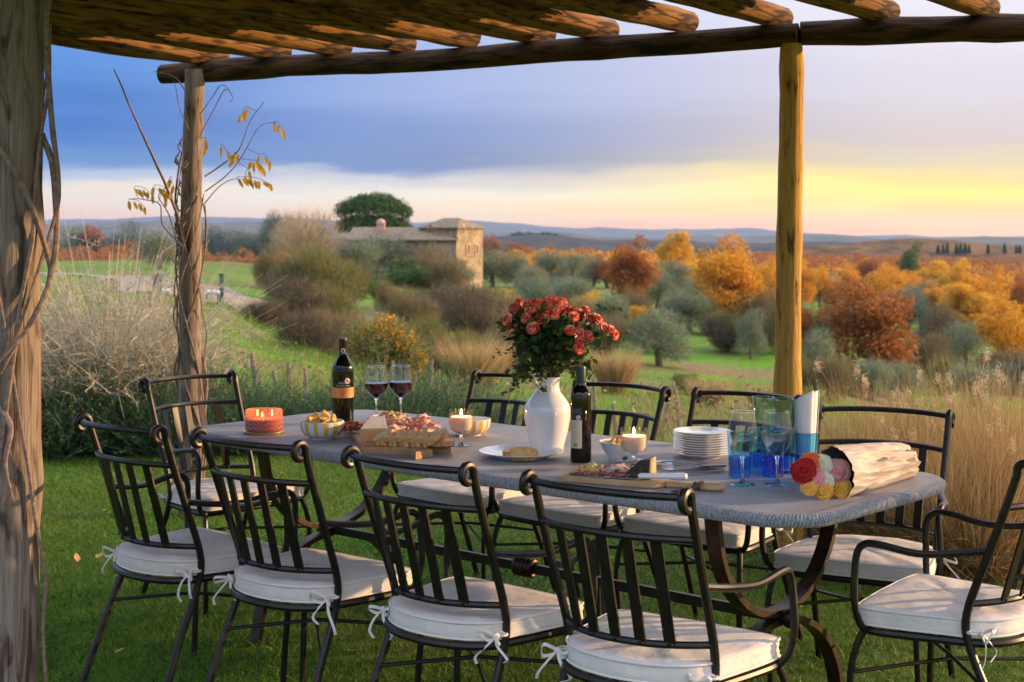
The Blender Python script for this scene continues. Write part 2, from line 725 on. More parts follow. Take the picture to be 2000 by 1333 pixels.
def board_mat(name, light, dark, sc=(6, 60, 6), coord='Object'):
    m, nt, N, L, b = principled(name)
    f = noise_node(N, L, 1, 5, .6, mapping=sc, dist=1.0, coord=coord)
    L.new(ramp_node(N, L, f, [(.3, dark), (.66, light)]), b.inputs['Base Color'])
    b.inputs['Roughness'].default_value = .55
    bump(N, L, b, f, .15, .001)
    return m


M['acacia'] = board_mat('acacia_board', (.50, .29, .13), (.22, .10, .04), (7, 55, 20))
M['olivewood'] = board_mat('beech_board', (.55, .36, .18), (.40, .23, .10), (9, 70, 20))
M['crust'] = mat('bread_crust', (.40, .18, .05), (.70, .42, .18), .8, 90, 0, .5, .002)
M['crumb'] = mat('bread_crumb', (.80, .62, .36), (.66, .45, .21), .9, 160, 0, .5, .002)
M['toast'] = mat('toasted_crumb', (.80, .58, .22), (.62, .36, .10), .85, 70, 0, .4, .002)
M['rind'] = mat('cheese_rind', (.50, .25, .09), (.66, .38, .16), .7, 180, 0, .3, .001)
M['bloom'] = mat('white_bloom', (.76, .70, .62), (.55, .46, .36), .9, 90, 0, .3, .001)
M['black_rind'] = mat('black_rind', (.02, .013, .01), (.07, .045, .03), .7, 60, 0, .4, .002)
M['cheese'] = mat('aged_cheese', (.50, .31, .15), (.66, .45, .24), .7, 40, 0, .3, .002)
M['ham'] = mat('cured_ham', (.62, .16, .09), (.80, .50, .36), .45, 34, lo=.42, hi=.62)
M['pale_ham'] = mat('pale_ham', (.70, .36, .25), (.86, .64, .50), .45, 30, lo=.4, hi=.65)
M['bresaola'] = mat('dark_cured_meat', (.22, .03, .02), (.42, .09, .05), .4, 60)
M['salami'] = mat('salami_face', (.36, .07, .05), (.80, .52, .44), .5, 240, lo=.5, hi=.62)
M['taralli'] = mat('baked_ring', (.62, .36, .12), (.78, .52, .22), .65, 60, 0, .2, .001)
M['chip'] = mat('corn_chip', (.70, .36, .07), (.82, .52, .14), .7, 140, 0, .4, .001)
M['gold'] = mat('brushed_brass', (.42, .32, .14), (.52, .42, .20), .34, 90, .9)
M['silver'] = mat('steel', (.62, .62, .64), None, .13, metal=1)
M['wax'] = mat('candle_wax', (.88, .74, .56), None, .45, sss=.5)
M['white_handle'] = mat('white_resin', (.80, .79, .78), None, .25)
M['leather'] = mat('leather_cord', (.10, .045, .025), (.16, .08, .045), .8, 80)
M['paper'] = mat('kraft_tissue', (.42, .34, .295), (.60, .50, .44), .7, 9, 0, .35, .008)
M['napkin'] = mat('paper_napkin', (.82, .77, .72), None, .9, spec=.2)
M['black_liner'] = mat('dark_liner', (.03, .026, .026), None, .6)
M['glass'] = thin_glass('clear_glass', (.985, .99, .99), 1.3, .075)
M['glass_cut'] = solid_glass('cut_glass', (1, 1, 1))
M['jar_glass'] = thin_glass('clear_jar_glass', (.97, .96, .95), 1.3, .07)
M['pink_glass'] = thin_glass('pink_glass', (.98, .70, .62), .8, .10)


def milky(m, col, k):
    N, L = m.node_tree.nodes, m.node_tree.links
    out = [n for n in N if n.type == 'OUTPUT_MATERIAL'][0]
    src = out.inputs['Surface'].links[0].from_socket
    d = N.new('ShaderNodeBsdfDiffuse')
    d.inputs[0].default_value = (*col, 1)
    t = N.new('ShaderNodeBsdfTranslucent')
    t.inputs[0].default_value = (*col, 1)
    a, c = N.new('ShaderNodeMixShader'), N.new('ShaderNodeMixShader')
    L.new(d.outputs[0], a.inputs[1])
    L.new(t.outputs[0], a.inputs[2])
    c.inputs[0].default_value = k
    L.new(src, c.inputs[1])
    L.new(a.outputs[0], c.inputs[2])
    L.new(c.outputs[0], out.inputs['Surface'])


milky(M['pink_glass'], (.66, .30, .25), .42)
M['blue_glass'] = thin_glass('blue_glass', (.62, .88, 1.0), .9, .06)
M['blue_base'] = thin_glass('deep_blue_glass', (.26, .64, 1.0), .9, .10)
M['teal_glass'] = thin_glass('teal_glass', (.80, .93, .93), .9, .06)
M['bottle_glass'] = mat('black_green_glass', (.004, .006, .003), None, .06, spec=.6)
M['oil_glass'] = mat('dark_brown_glass', (.008, .005, .003), None, .05, spec=.6)
M['wine'] = mat('red_wine', (.045, .002, .006), None, .04, spec=.6)
M['capsule'] = mat('wine_capsule', (.022, .014, .012), None, .35)
M['oil_capsule'] = mat('green_capsule', (.012, .035, .025), None, .35)
M['copper_label'] = mat('copper_label', (.62, .24, .07), (.70, .30, .10), .45, 30, .15)
M['label_line'] = mat('label_print', (.40, .13, .04), None, .6)
M['white_print'] = mat('white_print', (.72, .72, .72), None, .6)
M['red_print'] = mat('red_print', (.55, .03, .02), None, .6)
M['black_print'] = mat('black_print', (.01, .01, .01), None, .6)
M['cream_label'] = mat('cream_label', (.62, .54, .38), None, .7)
M['green_label'] = mat('dark_green_label', (.012, .035, .03), None, .6)
M['grey_print'] = mat('grey_print', (.30, .27, .20), None, .7)
M['green_print'] = mat('green_print', (.12, .42, .07), None, .6)
M['stripe_yellow'] = mat('yellow_glaze', (.80, .47, .03), None, .2, coat=.3)
M['rose_leaf'] = leaf_mat('rose_leaf', [(.018, .05, .016), (.045, .10, .028), (.08, .13, .03)], .3, .4)
M['sprig_leaf'] = leaf_mat('sprig_leaf', [(.035, .06, .015), (.09, .11, .025), (.05, .08, .02)], .3, .5)
M['stem'] = mat('green_stem', (.06, .09, .03), None, .6)


def rose_mat(name, inner, outer, edge=None):
    m, nt, N, L, b = principled(name)
    f = noise_node(N, L, 55, 3)
    g = N.new('ShaderNodeNewGeometry')
    mx = N.new('ShaderNodeMath')
    mx.operation = 'ADD'
    L.new(f, mx.inputs[0])
    L.new(g.outputs['Random Per Island'], mx.inputs[1])
    st = [(.35, inner), (.95, outer)]
    if edge:
        st.append((1.25, edge))
        st = [(p / 1.5, c) for p, c in st]
        sc = N.new('ShaderNodeMath')
        sc.operation = 'MULTIPLY'
        sc.inputs[1].default_value = 1 / 1.5
        L.new(mx.outputs[0], sc.inputs[0])
        col = ramp_node(N, L, sc.outputs[0], st)
    else:
        col = ramp_node(N, L, mx.outputs[0], st)
    L.new(col, b.inputs['Base Color'])
    b.inputs['Roughness'].default_value = .6
    b.inputs['Specular IOR Level'].default_value = .25
    t = N.new('ShaderNodeBsdfTranslucent')
    L.new(col, t.inputs['Color'])
    ms = N.new('ShaderNodeMixShader')
    ms.inputs[0].default_value = .25
    L.new(b.outputs[0], ms.inputs[1])
    L.new(t.outputs[0], ms.inputs[2])
    L.new(ms.outputs[0], N['Material Output'].inputs['Surface'])
    return m


M['rose_coral'] = rose_mat('coral_rose', (.74, .025, .018), (.88, .085, .05), (.90, .46, .32))
M['rose_red'] = rose_mat('dark_red_rose', (.32, .006, .008), (.50, .02, .02))
M['rose_orange'] = rose_mat('orange_rose', (.78, .10, .03), (.88, .20, .06))
M['rose_cream'] = rose_mat('cream_rose', (.86, .76, .50), (.90, .86, .68))
M['rose_pink'] = rose_mat('pink_rose', (.84, .20, .20), (.92, .44, .40))
M['rose_yellow'] = rose_mat('amber_rose', (.90, .36, .03), (.94, .56, .10))


def flame_mat():
    m = bpy.data.materials.new('flame')
    m.use_nodes = True
    N, L = m.node_tree.nodes, m.node_tree.links
    N.clear()
    out = N.new('ShaderNodeOutputMaterial')
    e = N.new('ShaderNodeEmission')
    e.inputs[0].default_value = (1, .62, .22, 1)
    e.inputs[1].default_value = 14
    L.new(e.outputs[0], out.inputs['Surface'])
    return m


M['flame'] = flame_mat()


def speckle_mat(name, base, c1, c2, sc=42):
    """spatter glaze"""
    m, nt, N, L, b = principled(name)
    tc = N.new('ShaderNodeTexCoord')
    v = N.new('ShaderNodeTexVoronoi')
    v.inputs['Scale'].default_value = sc
    L.new(tc.outputs['Object'], v.inputs['Vector'])
    sp = ramp_node(N, L, v.outputs['Distance'], [(.30, (1, 1, 1)), (.36, (0, 0, 0))])
    sx = N.new('ShaderNodeSeparateColor')
    L.new(v.outputs['Color'], sx.inputs[0])
    pick = ramp_node(N, L, sx.outputs[0], [(.45, c1), (.55, c2)])
    mx = N.new('ShaderNodeMix')
    mx.data_type = 'RGBA'
    mx.inputs['A'].default_value = (*base, 1)
    L.new(sp, mx.inputs['Factor'])
    L.new(pick, mx.inputs['B'])
    L.new(mx.outputs['Result'], b.inputs['Base Color'])
    b.inputs['Roughness'].default_value = .2
    return m


M['spatter_rim'] = speckle_mat('blue_spatter', (.74, .74, .72), (.02, .12, .30), (.03, .20, .22), 95)
M['pink_glaze'] = speckle_mat('pink_spatter', (.74, .56, .48), (.10, .20, .28), (.74, .56, .48), 30)
M['white_glaze'] = speckle_mat('white_spatter', (.74, .75, .76), (.03, .20, .20), (.74, .75, .76), 38)

# ------------------------------------------------------------------ terrain
COLS = [-300, 0, 300, 400, 560, 700, 900, 1200, 1500, 1800, 2300]
DS = [0, 9.5, 12, 18, 25, 35, 50, 70, 90, 130, 170, 250, 400, 800, 1500, 3000, 9000]
ZT = {
    -300: [0, 0, -.15, -.35, -.4, -.4, -.8, -1.2, -1.3, -1.5, -1.6, -3, -6, -12, -18, -25, -30],
    0:    [0, 0, -.15, -.4, -.45, -.3, -.8, -1.2, -1.3, -1.4, -1.5, -3, -6, -12, -18, -25, -30],
    300:  [0, 0, -.15, -.45, -.5, -.2, -.9, -1.3, -1.3, -1.3, -1.4, -3, -7, -12, -18, -25, -30],
    400:  [0, 0, -.15, -.5, -.55, -.2, -1.1, -1.5, -1.5, -1.4, -1.5, -3, -8, -14, -18, -25, -30],
    560:  [0, 0, -.2, -.6, -.85, -1.0, -1.6, -2.2, -2.1, -2.0, -1.8, -4, -9, -15, -18, -25, -30],
    700:  [0, 0, -.2, -.7, -1.05, -1.5, -2.2, -2.8, -3.0, -3.0, -2.6, -5, -10, -15, -18, -25, -30],
    900:  [0, 0, -.25, -.9, -1.4, -2.2, -3.1, -3.7, -4.1, -4.2, -3.9, -5, -10, -15, -18, -25, -30],
    1200: [0, 0, -.3, -1.0, -1.7, -2.7, -3.8, -4.5, -4.6, -4.6, -4.8, -6, -10, -15, -18, -25, -30],
    1500: [0, 0, -.3, -1.0, -1.9, -3.1, -4.4, -5.0, -4.9, -6.0, -7.0, -9, -13, -17, -18, -25, -30],
    1800: [0, 0, -.3, -1.0, -1.9, -3.3, -5.2, -6.6, -7.2, -8.5, -10, -12, -15, -18, -18, -25, -30],
    2300: [0, 0, -.3, -1.0, -1.9, -3.3, -5.4, -7.0, -7.8, -9.5, -11, -14, -17, -19, -20, -25, -30],
}
ZA = np.array([ZT[c] for c in COLS], float)
_ph = np.random.default_rng(3).uniform(0, 6.28, 12)


def ground_z(X, Y):
    X = np.asarray(X, float)
    Y = np.asarray(Y, float)
    Dd = np.where(Y > 0, np.maximum(Y, np.abs(X) * .6), np.hypot(X, Y))
    px = 1000 + F * X / np.maximum(Dd, .5)
    px = np.clip(px, COLS[0], COLS[-1])
    ci = np.clip(np.searchsorted(COLS, px, side='right') - 1, 0, len(COLS) - 2)
    ca = np.array(COLS, float)
    tx = (px - ca[ci]) / (ca[ci + 1] - ca[ci])
    tx = tx * tx * (3 - 2 * tx)
    da = np.array(DS, float)
    di = np.clip(np.searchsorted(DS, Dd, side='right') - 1, 0, len(DS) - 2)
    td = np.clip((Dd - da[di]) / (da[di + 1] - da[di]), 0, 1)
    z = (ZA[ci, di] * (1 - td) + ZA[ci, di + 1] * td) * (1 - tx) + (ZA[ci + 1, di] * (1 - td) + ZA[ci + 1, di + 1] * td) * tx
    k = np.clip((Dd - 10) / 20, 0, 1)
    w = .06 * np.sin(X * .9 + _ph[0]) * np.sin(Y * .7 + _ph[1]) + .10 * np.sin(X * .31 + Y * .2 + _ph[2]) + .05 * np.sin(Y * .55 - X * .4 + _ph[3])
    k2 = np.clip((Dd - 200) / 600, 0, 1)
    w2 = 3 * np.sin(X * .011 + _ph[4]) * np.sin(Y * .008 + _ph[5])
    return z + k * w + k2 * w2


def gz(X, Y):
    return float(ground_z(np.array([X]), np.array([Y]))[0])


def ground_mat():
    m, nt, N, L, b = principled('meadow_ground')
    tc = N.new('ShaderNodeTexCoord')
    a = noise_node(N, L, .16, 6, .6, tc.outputs['Object'])
    c = noise_node(N, L, 2.6, 5, .65, tc.outputs['Object'])
    d = noise_node(N, L, 30, 3, .7, tc.outputs['Object'])
    g = ramp_node(N, L, c, [(.3, (.05, .125, .012)), (.55, (.095, .215, .016)), (.75, (.17, .24, .03))])
    dry = ramp_node(N, L, c, [(.3, (.11, .085, .035)), (.7, (.22, .17, .08))])
    f = ramp_node(N, L, a, [(.45, (0, 0, 0)), (.62, (1, 1, 1))])
    mx = N.new('ShaderNodeMix')
    mx.data_type = 'RGBA'
    L.new(f, mx.inputs['Factor'])
    L.new(g, mx.inputs['A'])
    L.new(dry, mx.inputs['B'])
    L.new(mx.outputs['Result'], b.inputs['Base Color'])
    b.inputs['Roughness'].default_value = 1
    b.inputs['Specular IOR Level'].default_value = .1
    bump(N, L, b, d, .6, .05)
    return m


def build_ground():
    na = 300
    az = np.concatenate([np.linspace(-.5, .5, 200), np.linspace(.5, 2 * PI - .5, 62)[1:-1]])
    rad = np.concatenate([[.3, 2, 5, 8], np.geomspace(9.5, 11000, 150)])
    A, D = np.meshgrid(az, rad)
    X, Y = np.sin(A) * D, np.cos(A) * D
    Z = ground_z(X, Y)
    V = np.stack([X, Y, Z], 2).reshape(-1, 3)
    n, m = len(az), len(rad)
    V = np.concatenate([V, [[0, 0, 0]]])
    Q = []
    j = np.arange(m - 1)[:, None]
    i = np.arange(n)[None]
    i2 = (i + 1) % n
    Q = np.stack([j * n + i, j * n + i2, (j + 1) * n + i2, (j + 1) * n + i], 2).reshape(-1, 4)
    Q = Q[:, ::-1]
    cap = np.array([[k, (k + 1) % n, n * m, n * m] for k in range(n)])
    o = fast('ground', V, Q, ground_mat(), smooth=True)
    o['kind'] = 'structure'


build_ground()


def ridge(name, D, pts, depth, m, rough, seed, z0=-32):
    """a long hill whose crest follows photo pixels pts at distance D"""
    r = np.random.default_rng(seed)
    xs = np.linspace(pts[0][0], pts[-1][0], 220)
    ys = np.interp(xs, [q[0] for q in pts], [q[1] for q in pts])
    X = (xs - 1000) / F * D
    zc = HC - (ys - YH) / F * D
    nz = np.zeros_like(xs)
    for k in range(7):
        nz += np.sin(xs * .012 * 1.9 ** k + r.uniform(0, 6)) * rough / 1.7 ** k
    zc = zc + nz
    prof = [(-1, 0), (-.7, .12), (-.4, .5), (-.2, .82), (0, 1), (.3, .8), (1, 0)]
    V = []
    for t, h in prof:
        wob = np.interp(xs, xs, nz) * 6 * (1 - abs(t))
        V.append(np.stack([X * (1 + t * depth / D * .0), np.full_like(X, D) + t * depth + wob, z0 + (zc - z0) * h], 1))
    V = np.concatenate(V)
    n = len(xs)
    Q = np.array([[j * n + i, j * n + i + 1, (j + 1) * n + i + 1, (j + 1) * n + i] for j in range(len(prof) - 1) for i in range(n - 1)])
    o = fast(name, V, Q, m, smooth=True)
    o['kind'] = 'structure'
    return o


M['hill_blue'] = mat('far_hill_woods', (.05, .06, .04), (.13, .10, .05), 1, .01, spec=.05)
M['hill_wood'] = mat('hill_woods', (.025, .03, .025), (.075, .055, .035), 1, .03, spec=.05, detail=8)
M['hill_brown'] = mat('brown_hill_woods', (.06, .04, .02), (.19, .10, .035), 1, .09, spec=.05, detail=6)
ridge('hills', 8200, [(-900, 448), (-100, 436), (100, 428), (260, 424), (420, 428), (560, 424), (700, 432), (960, 436), (1150, 444), (1400, 449), (1700, 458), (2000, 466), (2900, 470)], 1500, M['hill_blue'], 8, 1)
ridge('hills', 4300, [(-900, 445), (80, 440), (200, 434), (320, 430), (480, 436), (600, 446), (800, 452), (1000, 455), (1200, 462), (1400, 462), (1580, 461), (1700, 466), (1900, 462), (2100, 470), (2900, 470)], 800, M['hill_blue'], 4, 2)
ridge('hills', 1900, [(-700, 470), (300, 468), (900, 466), (985, 459), (1040, 456), (1100, 460), (1180, 470), (1400, 474), (1560, 472), (1800, 478), (2700, 480)], 330, M['hill_wood'], 1.3, 4)
ridge('hills', 900, [(1150, 500), (1480, 492), (1600, 478), (1700, 471), (1790, 467), (1880, 473), (1960, 478), (2100, 484), (2500, 500)], 160, M['hill_brown'], .5, 5)

# ------------------------------------------------------------------ pergola
perg = thing('pergola', (0, 0, 0), 0, 'rustic pergola of round wooden poles with a reed roof over the dining table', 'pergola')


def log(name, a, b, r0, r1, m, bow=0.0, n=14, seg=22, knots=.05):
    a, b = Vector(a), Vector(b)
    d = b - a
    s1 = d.cross(Vector((0.3, .2, 1))).normalized()
    s2 = d.cross(s1).normalized()
    pts, rad = [], []
    ph = random.uniform(0, 6)
    for i in range(seg + 1):
        t = i / seg
        w = math.sin(t * PI * 2.3 + ph) * bow + math.sin(t * PI * 5 + ph * 2) * bow * .3
        w2 = math.cos(t * PI * 1.7 + ph) * bow * .6
        w -= math.sin(ph) * bow * (1 - t)
        pts.append(a + d * t + s1 * w + s2 * w2)
        rad.append((r0 + (r1 - r0) * t) * (1 + knots * (random.random() - .5) + (.10 if random.random() < .12 else 0) + (.0 if 0 < i < seg else -.08)))
    mb = MB()
    mb.tube(pts, rad, n, wob=.035)
    return mb.build(name, m, perg, 50)


BP0, BP1, BP2 = Vector((-1.842, 7.8, 2.285)), Vector((1.215, 6.44, 2.315)), Vector((4.2, 5.95, 2.33))
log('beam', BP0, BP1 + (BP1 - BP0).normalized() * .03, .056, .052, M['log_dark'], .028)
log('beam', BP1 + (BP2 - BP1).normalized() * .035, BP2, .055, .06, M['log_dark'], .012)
log('post', (1.198, 6.40, -.05), (1.205, 6.44, 2.27), .061, .051, M['log_gold'], .006)
log('post', (-1.660, 7.62, -.05), (-1.645, 7.68, 2.30), .062, .050, M['log_grey'], .010)
log('post', (-1.385, 4.08, -.05), (-1.372, 4.10, 2.5), .076, .088, M['log_grey'], .006)
log('post', (3.1, 2.05, -.05), (3.1, 2.05, 2.3), .07, .07, M['log_gold'], .01)
FD = Vector((.886, -.463, 0))
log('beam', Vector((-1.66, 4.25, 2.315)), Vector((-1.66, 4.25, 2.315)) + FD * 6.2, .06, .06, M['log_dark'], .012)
RD = Vector((.60, .80, 0))


def beam_at(px):
    t = (px - 1000) / F
    a, b = (BP0, BP1) if px < 1545 else (BP1, BP2)
    # solve a.x + u*dx = t*(a.y + u*dy)
    dx, dy = b.x - a.x, b.y - a.y
    u = (t * a.y - a.x) / (dx - t * dy)
    return a + (b - a) * u


for px in (395, 520, 640, 762, 893, 1035, 1160, 1322, 1500, 1708, 1920, 2160, 2420):
    q = beam_at(px)
    e = q + RD * .13
    rr = random.uniform(.053, .062)
    s = q - RD * 4.6
    log('rafter', (s.x, s.y, 2.315 + .052 + rr * .9), (e.x, e.y, q.z + .046 + rr * .9), rr * random.uniform(1.05, 1.2), rr, M['log_roof'], .014, 12, 26, .09)


def reed_mat():
    n = 1500
    bd = np.array([(BP2 - BP0).x, (BP2 - BP0).y, 0])
    bd /= np.linalg.norm(bd)
    rd = np.array([RD.x, RD.y, 0])
    base0 = np.array([-2.1, 7.55, 0])
    V, Q = [], []
    u = RG.uniform(-.5, 6.6, n)
    back = RG.uniform(.16, .30, n)
    ln = RG.uniform(3.6, 4.6, n)
    lay = RG.uniform(0, .05, n)
    wob = RG.normal(0, .012, (n, 3))
    mb = []
    cs = [(math.cos(k * PI / 2), math.sin(k * PI / 2)) for k in range(4)]
    for i in range(n):
        p = base0 + bd * u[i] - rd * back[i]
        z = 2.475 + lay[i]
        e = p - rd * ln[i] + wob[i]
        r = .006
        ring = []
        for q in (p, e):
            for c, s in cs:
                ring.append([q[0] + bd[0] * c * r, q[1] + bd[1] * c * r, z + s * r])
        o = len(V)
        V += ring
        for k in range(4):
            k2 = (k + 1) % 4
            Q.append([o + k, o + k2, o + 4 + k2, o + 4 + k])
    # a dense second layer that closes the roof
    for i in range(520):
        p = base0 + bd * (-.5 + 7.1 * i / 520) - rd * .27
        e = p - rd * 4.2
        z = 2.545
        w = bd * .010
        o = len(V)
        V += [[*(p - w)[:2], z], [*(p + w)[:2], z], [*(e + w)[:2], z], [*(e - w)[:2], z],
              [*(p - w)[:2], z + .012], [*(p + w)[:2], z + .012], [*(e + w)[:2], z + .012], [*(e - w)[:2], z + .012]]
        for f in ((0, 1, 2, 3), (7, 6, 5, 4), (0, 4, 5, 1), (2, 6, 7, 3), (1, 5, 6, 2), (3, 7, 4, 0)):
            Q.append([o + k for k in f])
    o = fast('reed_mat', V, Q, M['reed'], perg)
    o['kind'] = 'stuff'


reed_mat()

# ------------------------------------------------------------------ dining table
TC, TH = Vector((.043, 4.86, 0)), -.726
table = thing('dining_table', (TC.x, TC.y, 0), TH, 'long grey stone table with chiselled edge on curved iron trestles', 'table')
TA, TB, TR = 1.300, .452, .15


def table_outline(n_per_m=300, ins=0.0):
    """rounded rectangle with faintly bowed sides"""
    pts = []
    a, b, r = TA - ins, TB - ins, max(.02, TR - ins)

    def seg(p, q):
        p, q = Vector(p), Vector(q)
        m = max(2, int((q - p).length * n_per_m))
        for i in range(m):
            pts.append(p + (q - p) * (i / m))
    arcn = max(4, int(r * PI / 2 * n_per_m))
    for cx, cy, a0, nxt in ((a - r, b - r, 0, None), (-(a - r), b - r, 90, None), (-(a - r), -(b - r), 180, None), (a - r, -(b - r), 270, None)):
        for i in range(arcn):
            th = R(a0 + 90 * i / arcn)
            pts.append(Vector((cx + r * math.cos(th), cy + r * math.sin(th))))
        e = Vector((cx + r * math.cos(R(a0 + 90)), cy + r * math.sin(R(a0 + 90))))
        nx = {0: (-(a - r), b), 90: (-a, -(b - r)), 180: ((a - r), -b), 270: (a, b - r)}[a0]
        seg(e, nx)
    out = []
    for q in pts:
        out.append(Vector((q.x + .012 * math.copysign(1, q.x) * max(0, 1 - (q.y / b) ** 2) * (abs(q.x) > a - .02), q.y + .014 * math.copysign(1, q.y) * max(0, 1 - (q.x / a) ** 2) * (abs(q.y) > b - .02))))
    return out


def build_table():
    ol = table_outline()
    n = len(ol)
    prof = [(.022, 0), (.011, -.001), (.004, -.005), (0, -.012), (0, -.021), (.004, -.029), (.011, -.035), (.02, -.037)]
    V = []
    rng = np.random.default_rng(5)
    chip = np.convolve(rng.normal(0, 1, n + 20), np.ones(21) / 21, 'valid')[:n] * .006
    for j, (ins, dz) in enumerate(prof):
        for i in range(n):
            a, b = ol[i - 1], ol[(i + 1) % n]
            t = (b - a).normalized()
            nn = Vector((-t.y, t.x))
            k = (i + j * .9) * 2 * PI / 2.0 if False else i + j
            rid = (.0018, .0012, -.0030)[(i + j // 2) % 3] * (0 if j in (0, 7) else 1)
            d = ins - rid - (chip[i] * .5 + rng.normal(0, .0005)) * (0 if j == 0 else 1)
            V.append((ol[i].x + nn.x * d, ol[i].y + nn.y * d, TZ + dz))
    FA = []
    m = len(prof)
    for j in range(m - 1):
        for i in range(n):
            i2 = (i + 1) % n
            FA.append((j * n + i2, j * n + i, (j + 1) * n + i, (j + 1) * n + i2))
    mb = MB()
    mb.add(V, FA)
    mb.build('chiselled_edge', M['stone_edge'], table, False)
    mb = MB()
    mb.add(V[:n], [tuple(range(n))])
    mb.add(V[-n:], [tuple(range(n - 1, -1, -1))])
    mb.build('tabletop', M['stone'], table, False)
    # trestles
    for sx in (-1, 1):
        x0 = sx * .95
        up = [(x0, .31 * math.sin(R(a)) * (1.0 if abs(a) < 80 else 1), .385 + .34 * (1 - math.cos(R(a)))) for a in range(-90, 91, 7)]
        up = [(x0, -.325, .70)] + [(x0, -.31 * math.cos(R(k)) * (1 + .03), .70 - .33 * math.sin(R(k)) ** .9) for k in range(8, 173, 6)] + [(x0, .325, .70)]
        mb = MB()
        mb.bar(up, .045, .018, (1, 0, 0))
        mb.build('upper_arch', M['bronze_iron'], table, 30)
        lo = [(x0, -.36, 0)] + [(x0, -.345 * math.cos(R(k)), .345 * math.sin(R(k)) ** .85) for k in range(6, 175, 6)] + [(x0, .36, 0)]
        mb = MB()
        mb.bar(lo, .045, .018, (1, 0, 0))
        mb.build('lower_arch', M['bronze_iron'], table, 30)
        mb = MB()
        mb.ell((x0 + sx * .045, 0, .358), (.028, .028, .028), 18, 12)
        mb.tube([(x0 - sx * .02, 0, .358), (x0 + sx * .03, 0, .358)], .012, 10)
        mb.build('ball_knob', M['iron'], table)
    mb = MB()
    mb.bar([(-.95, 0, .356), (.95, 0, .356)], .016, .03, (0, 1, 0))
    st = mb.build('stretcher', M['iron'], table, 30)
    mb = MB()
    for k in range(-2, 3):
        pts = [(k * .016 + .003 * math.sin(a), .020 * math.cos(a), .356 + .024 * math.sin(a)) for a in np.linspace(0, 2 * PI, 15)[:-1]]
        mb.tube(pts, .009, 8, closed=True)
    mb.build('iron_wrap', M['bronze_iron'], st)


build_table()

# ------------------------------------------------------------------ chairs


def chaikin(p, n=2):
    for _ in range(n):
        q = []
        for i in range(len(p)):
            a, b = p[i], p[(i + 1) % len(p)]
            q += [a * .75 + b * .25, a * .25 + b * .75]
        p = q
    return p


def seat_outline(fx, fy, bx, by, yb, corner=.03):
    p = [Vector((-fx + corner, fy)), Vector((0, fy + .008)), Vector((fx - corner, fy)), Vector((fx, fy - corner)), Vector(((fx + bx) / 2 + .006, (fy + by) / 2)), Vector((bx, by))]
    for a in range(20, 161, 20):
        p.append(Vector((bx * math.cos(R(a)), by + (yb - by) * math.sin(R(a)) ** .8)))
    p += [Vector((-bx, by)), Vector((-(fx + bx) / 2 - .006, (fy + by) / 2)), Vector((-fx, fy - corner))]
    return chaikin(p, 2)


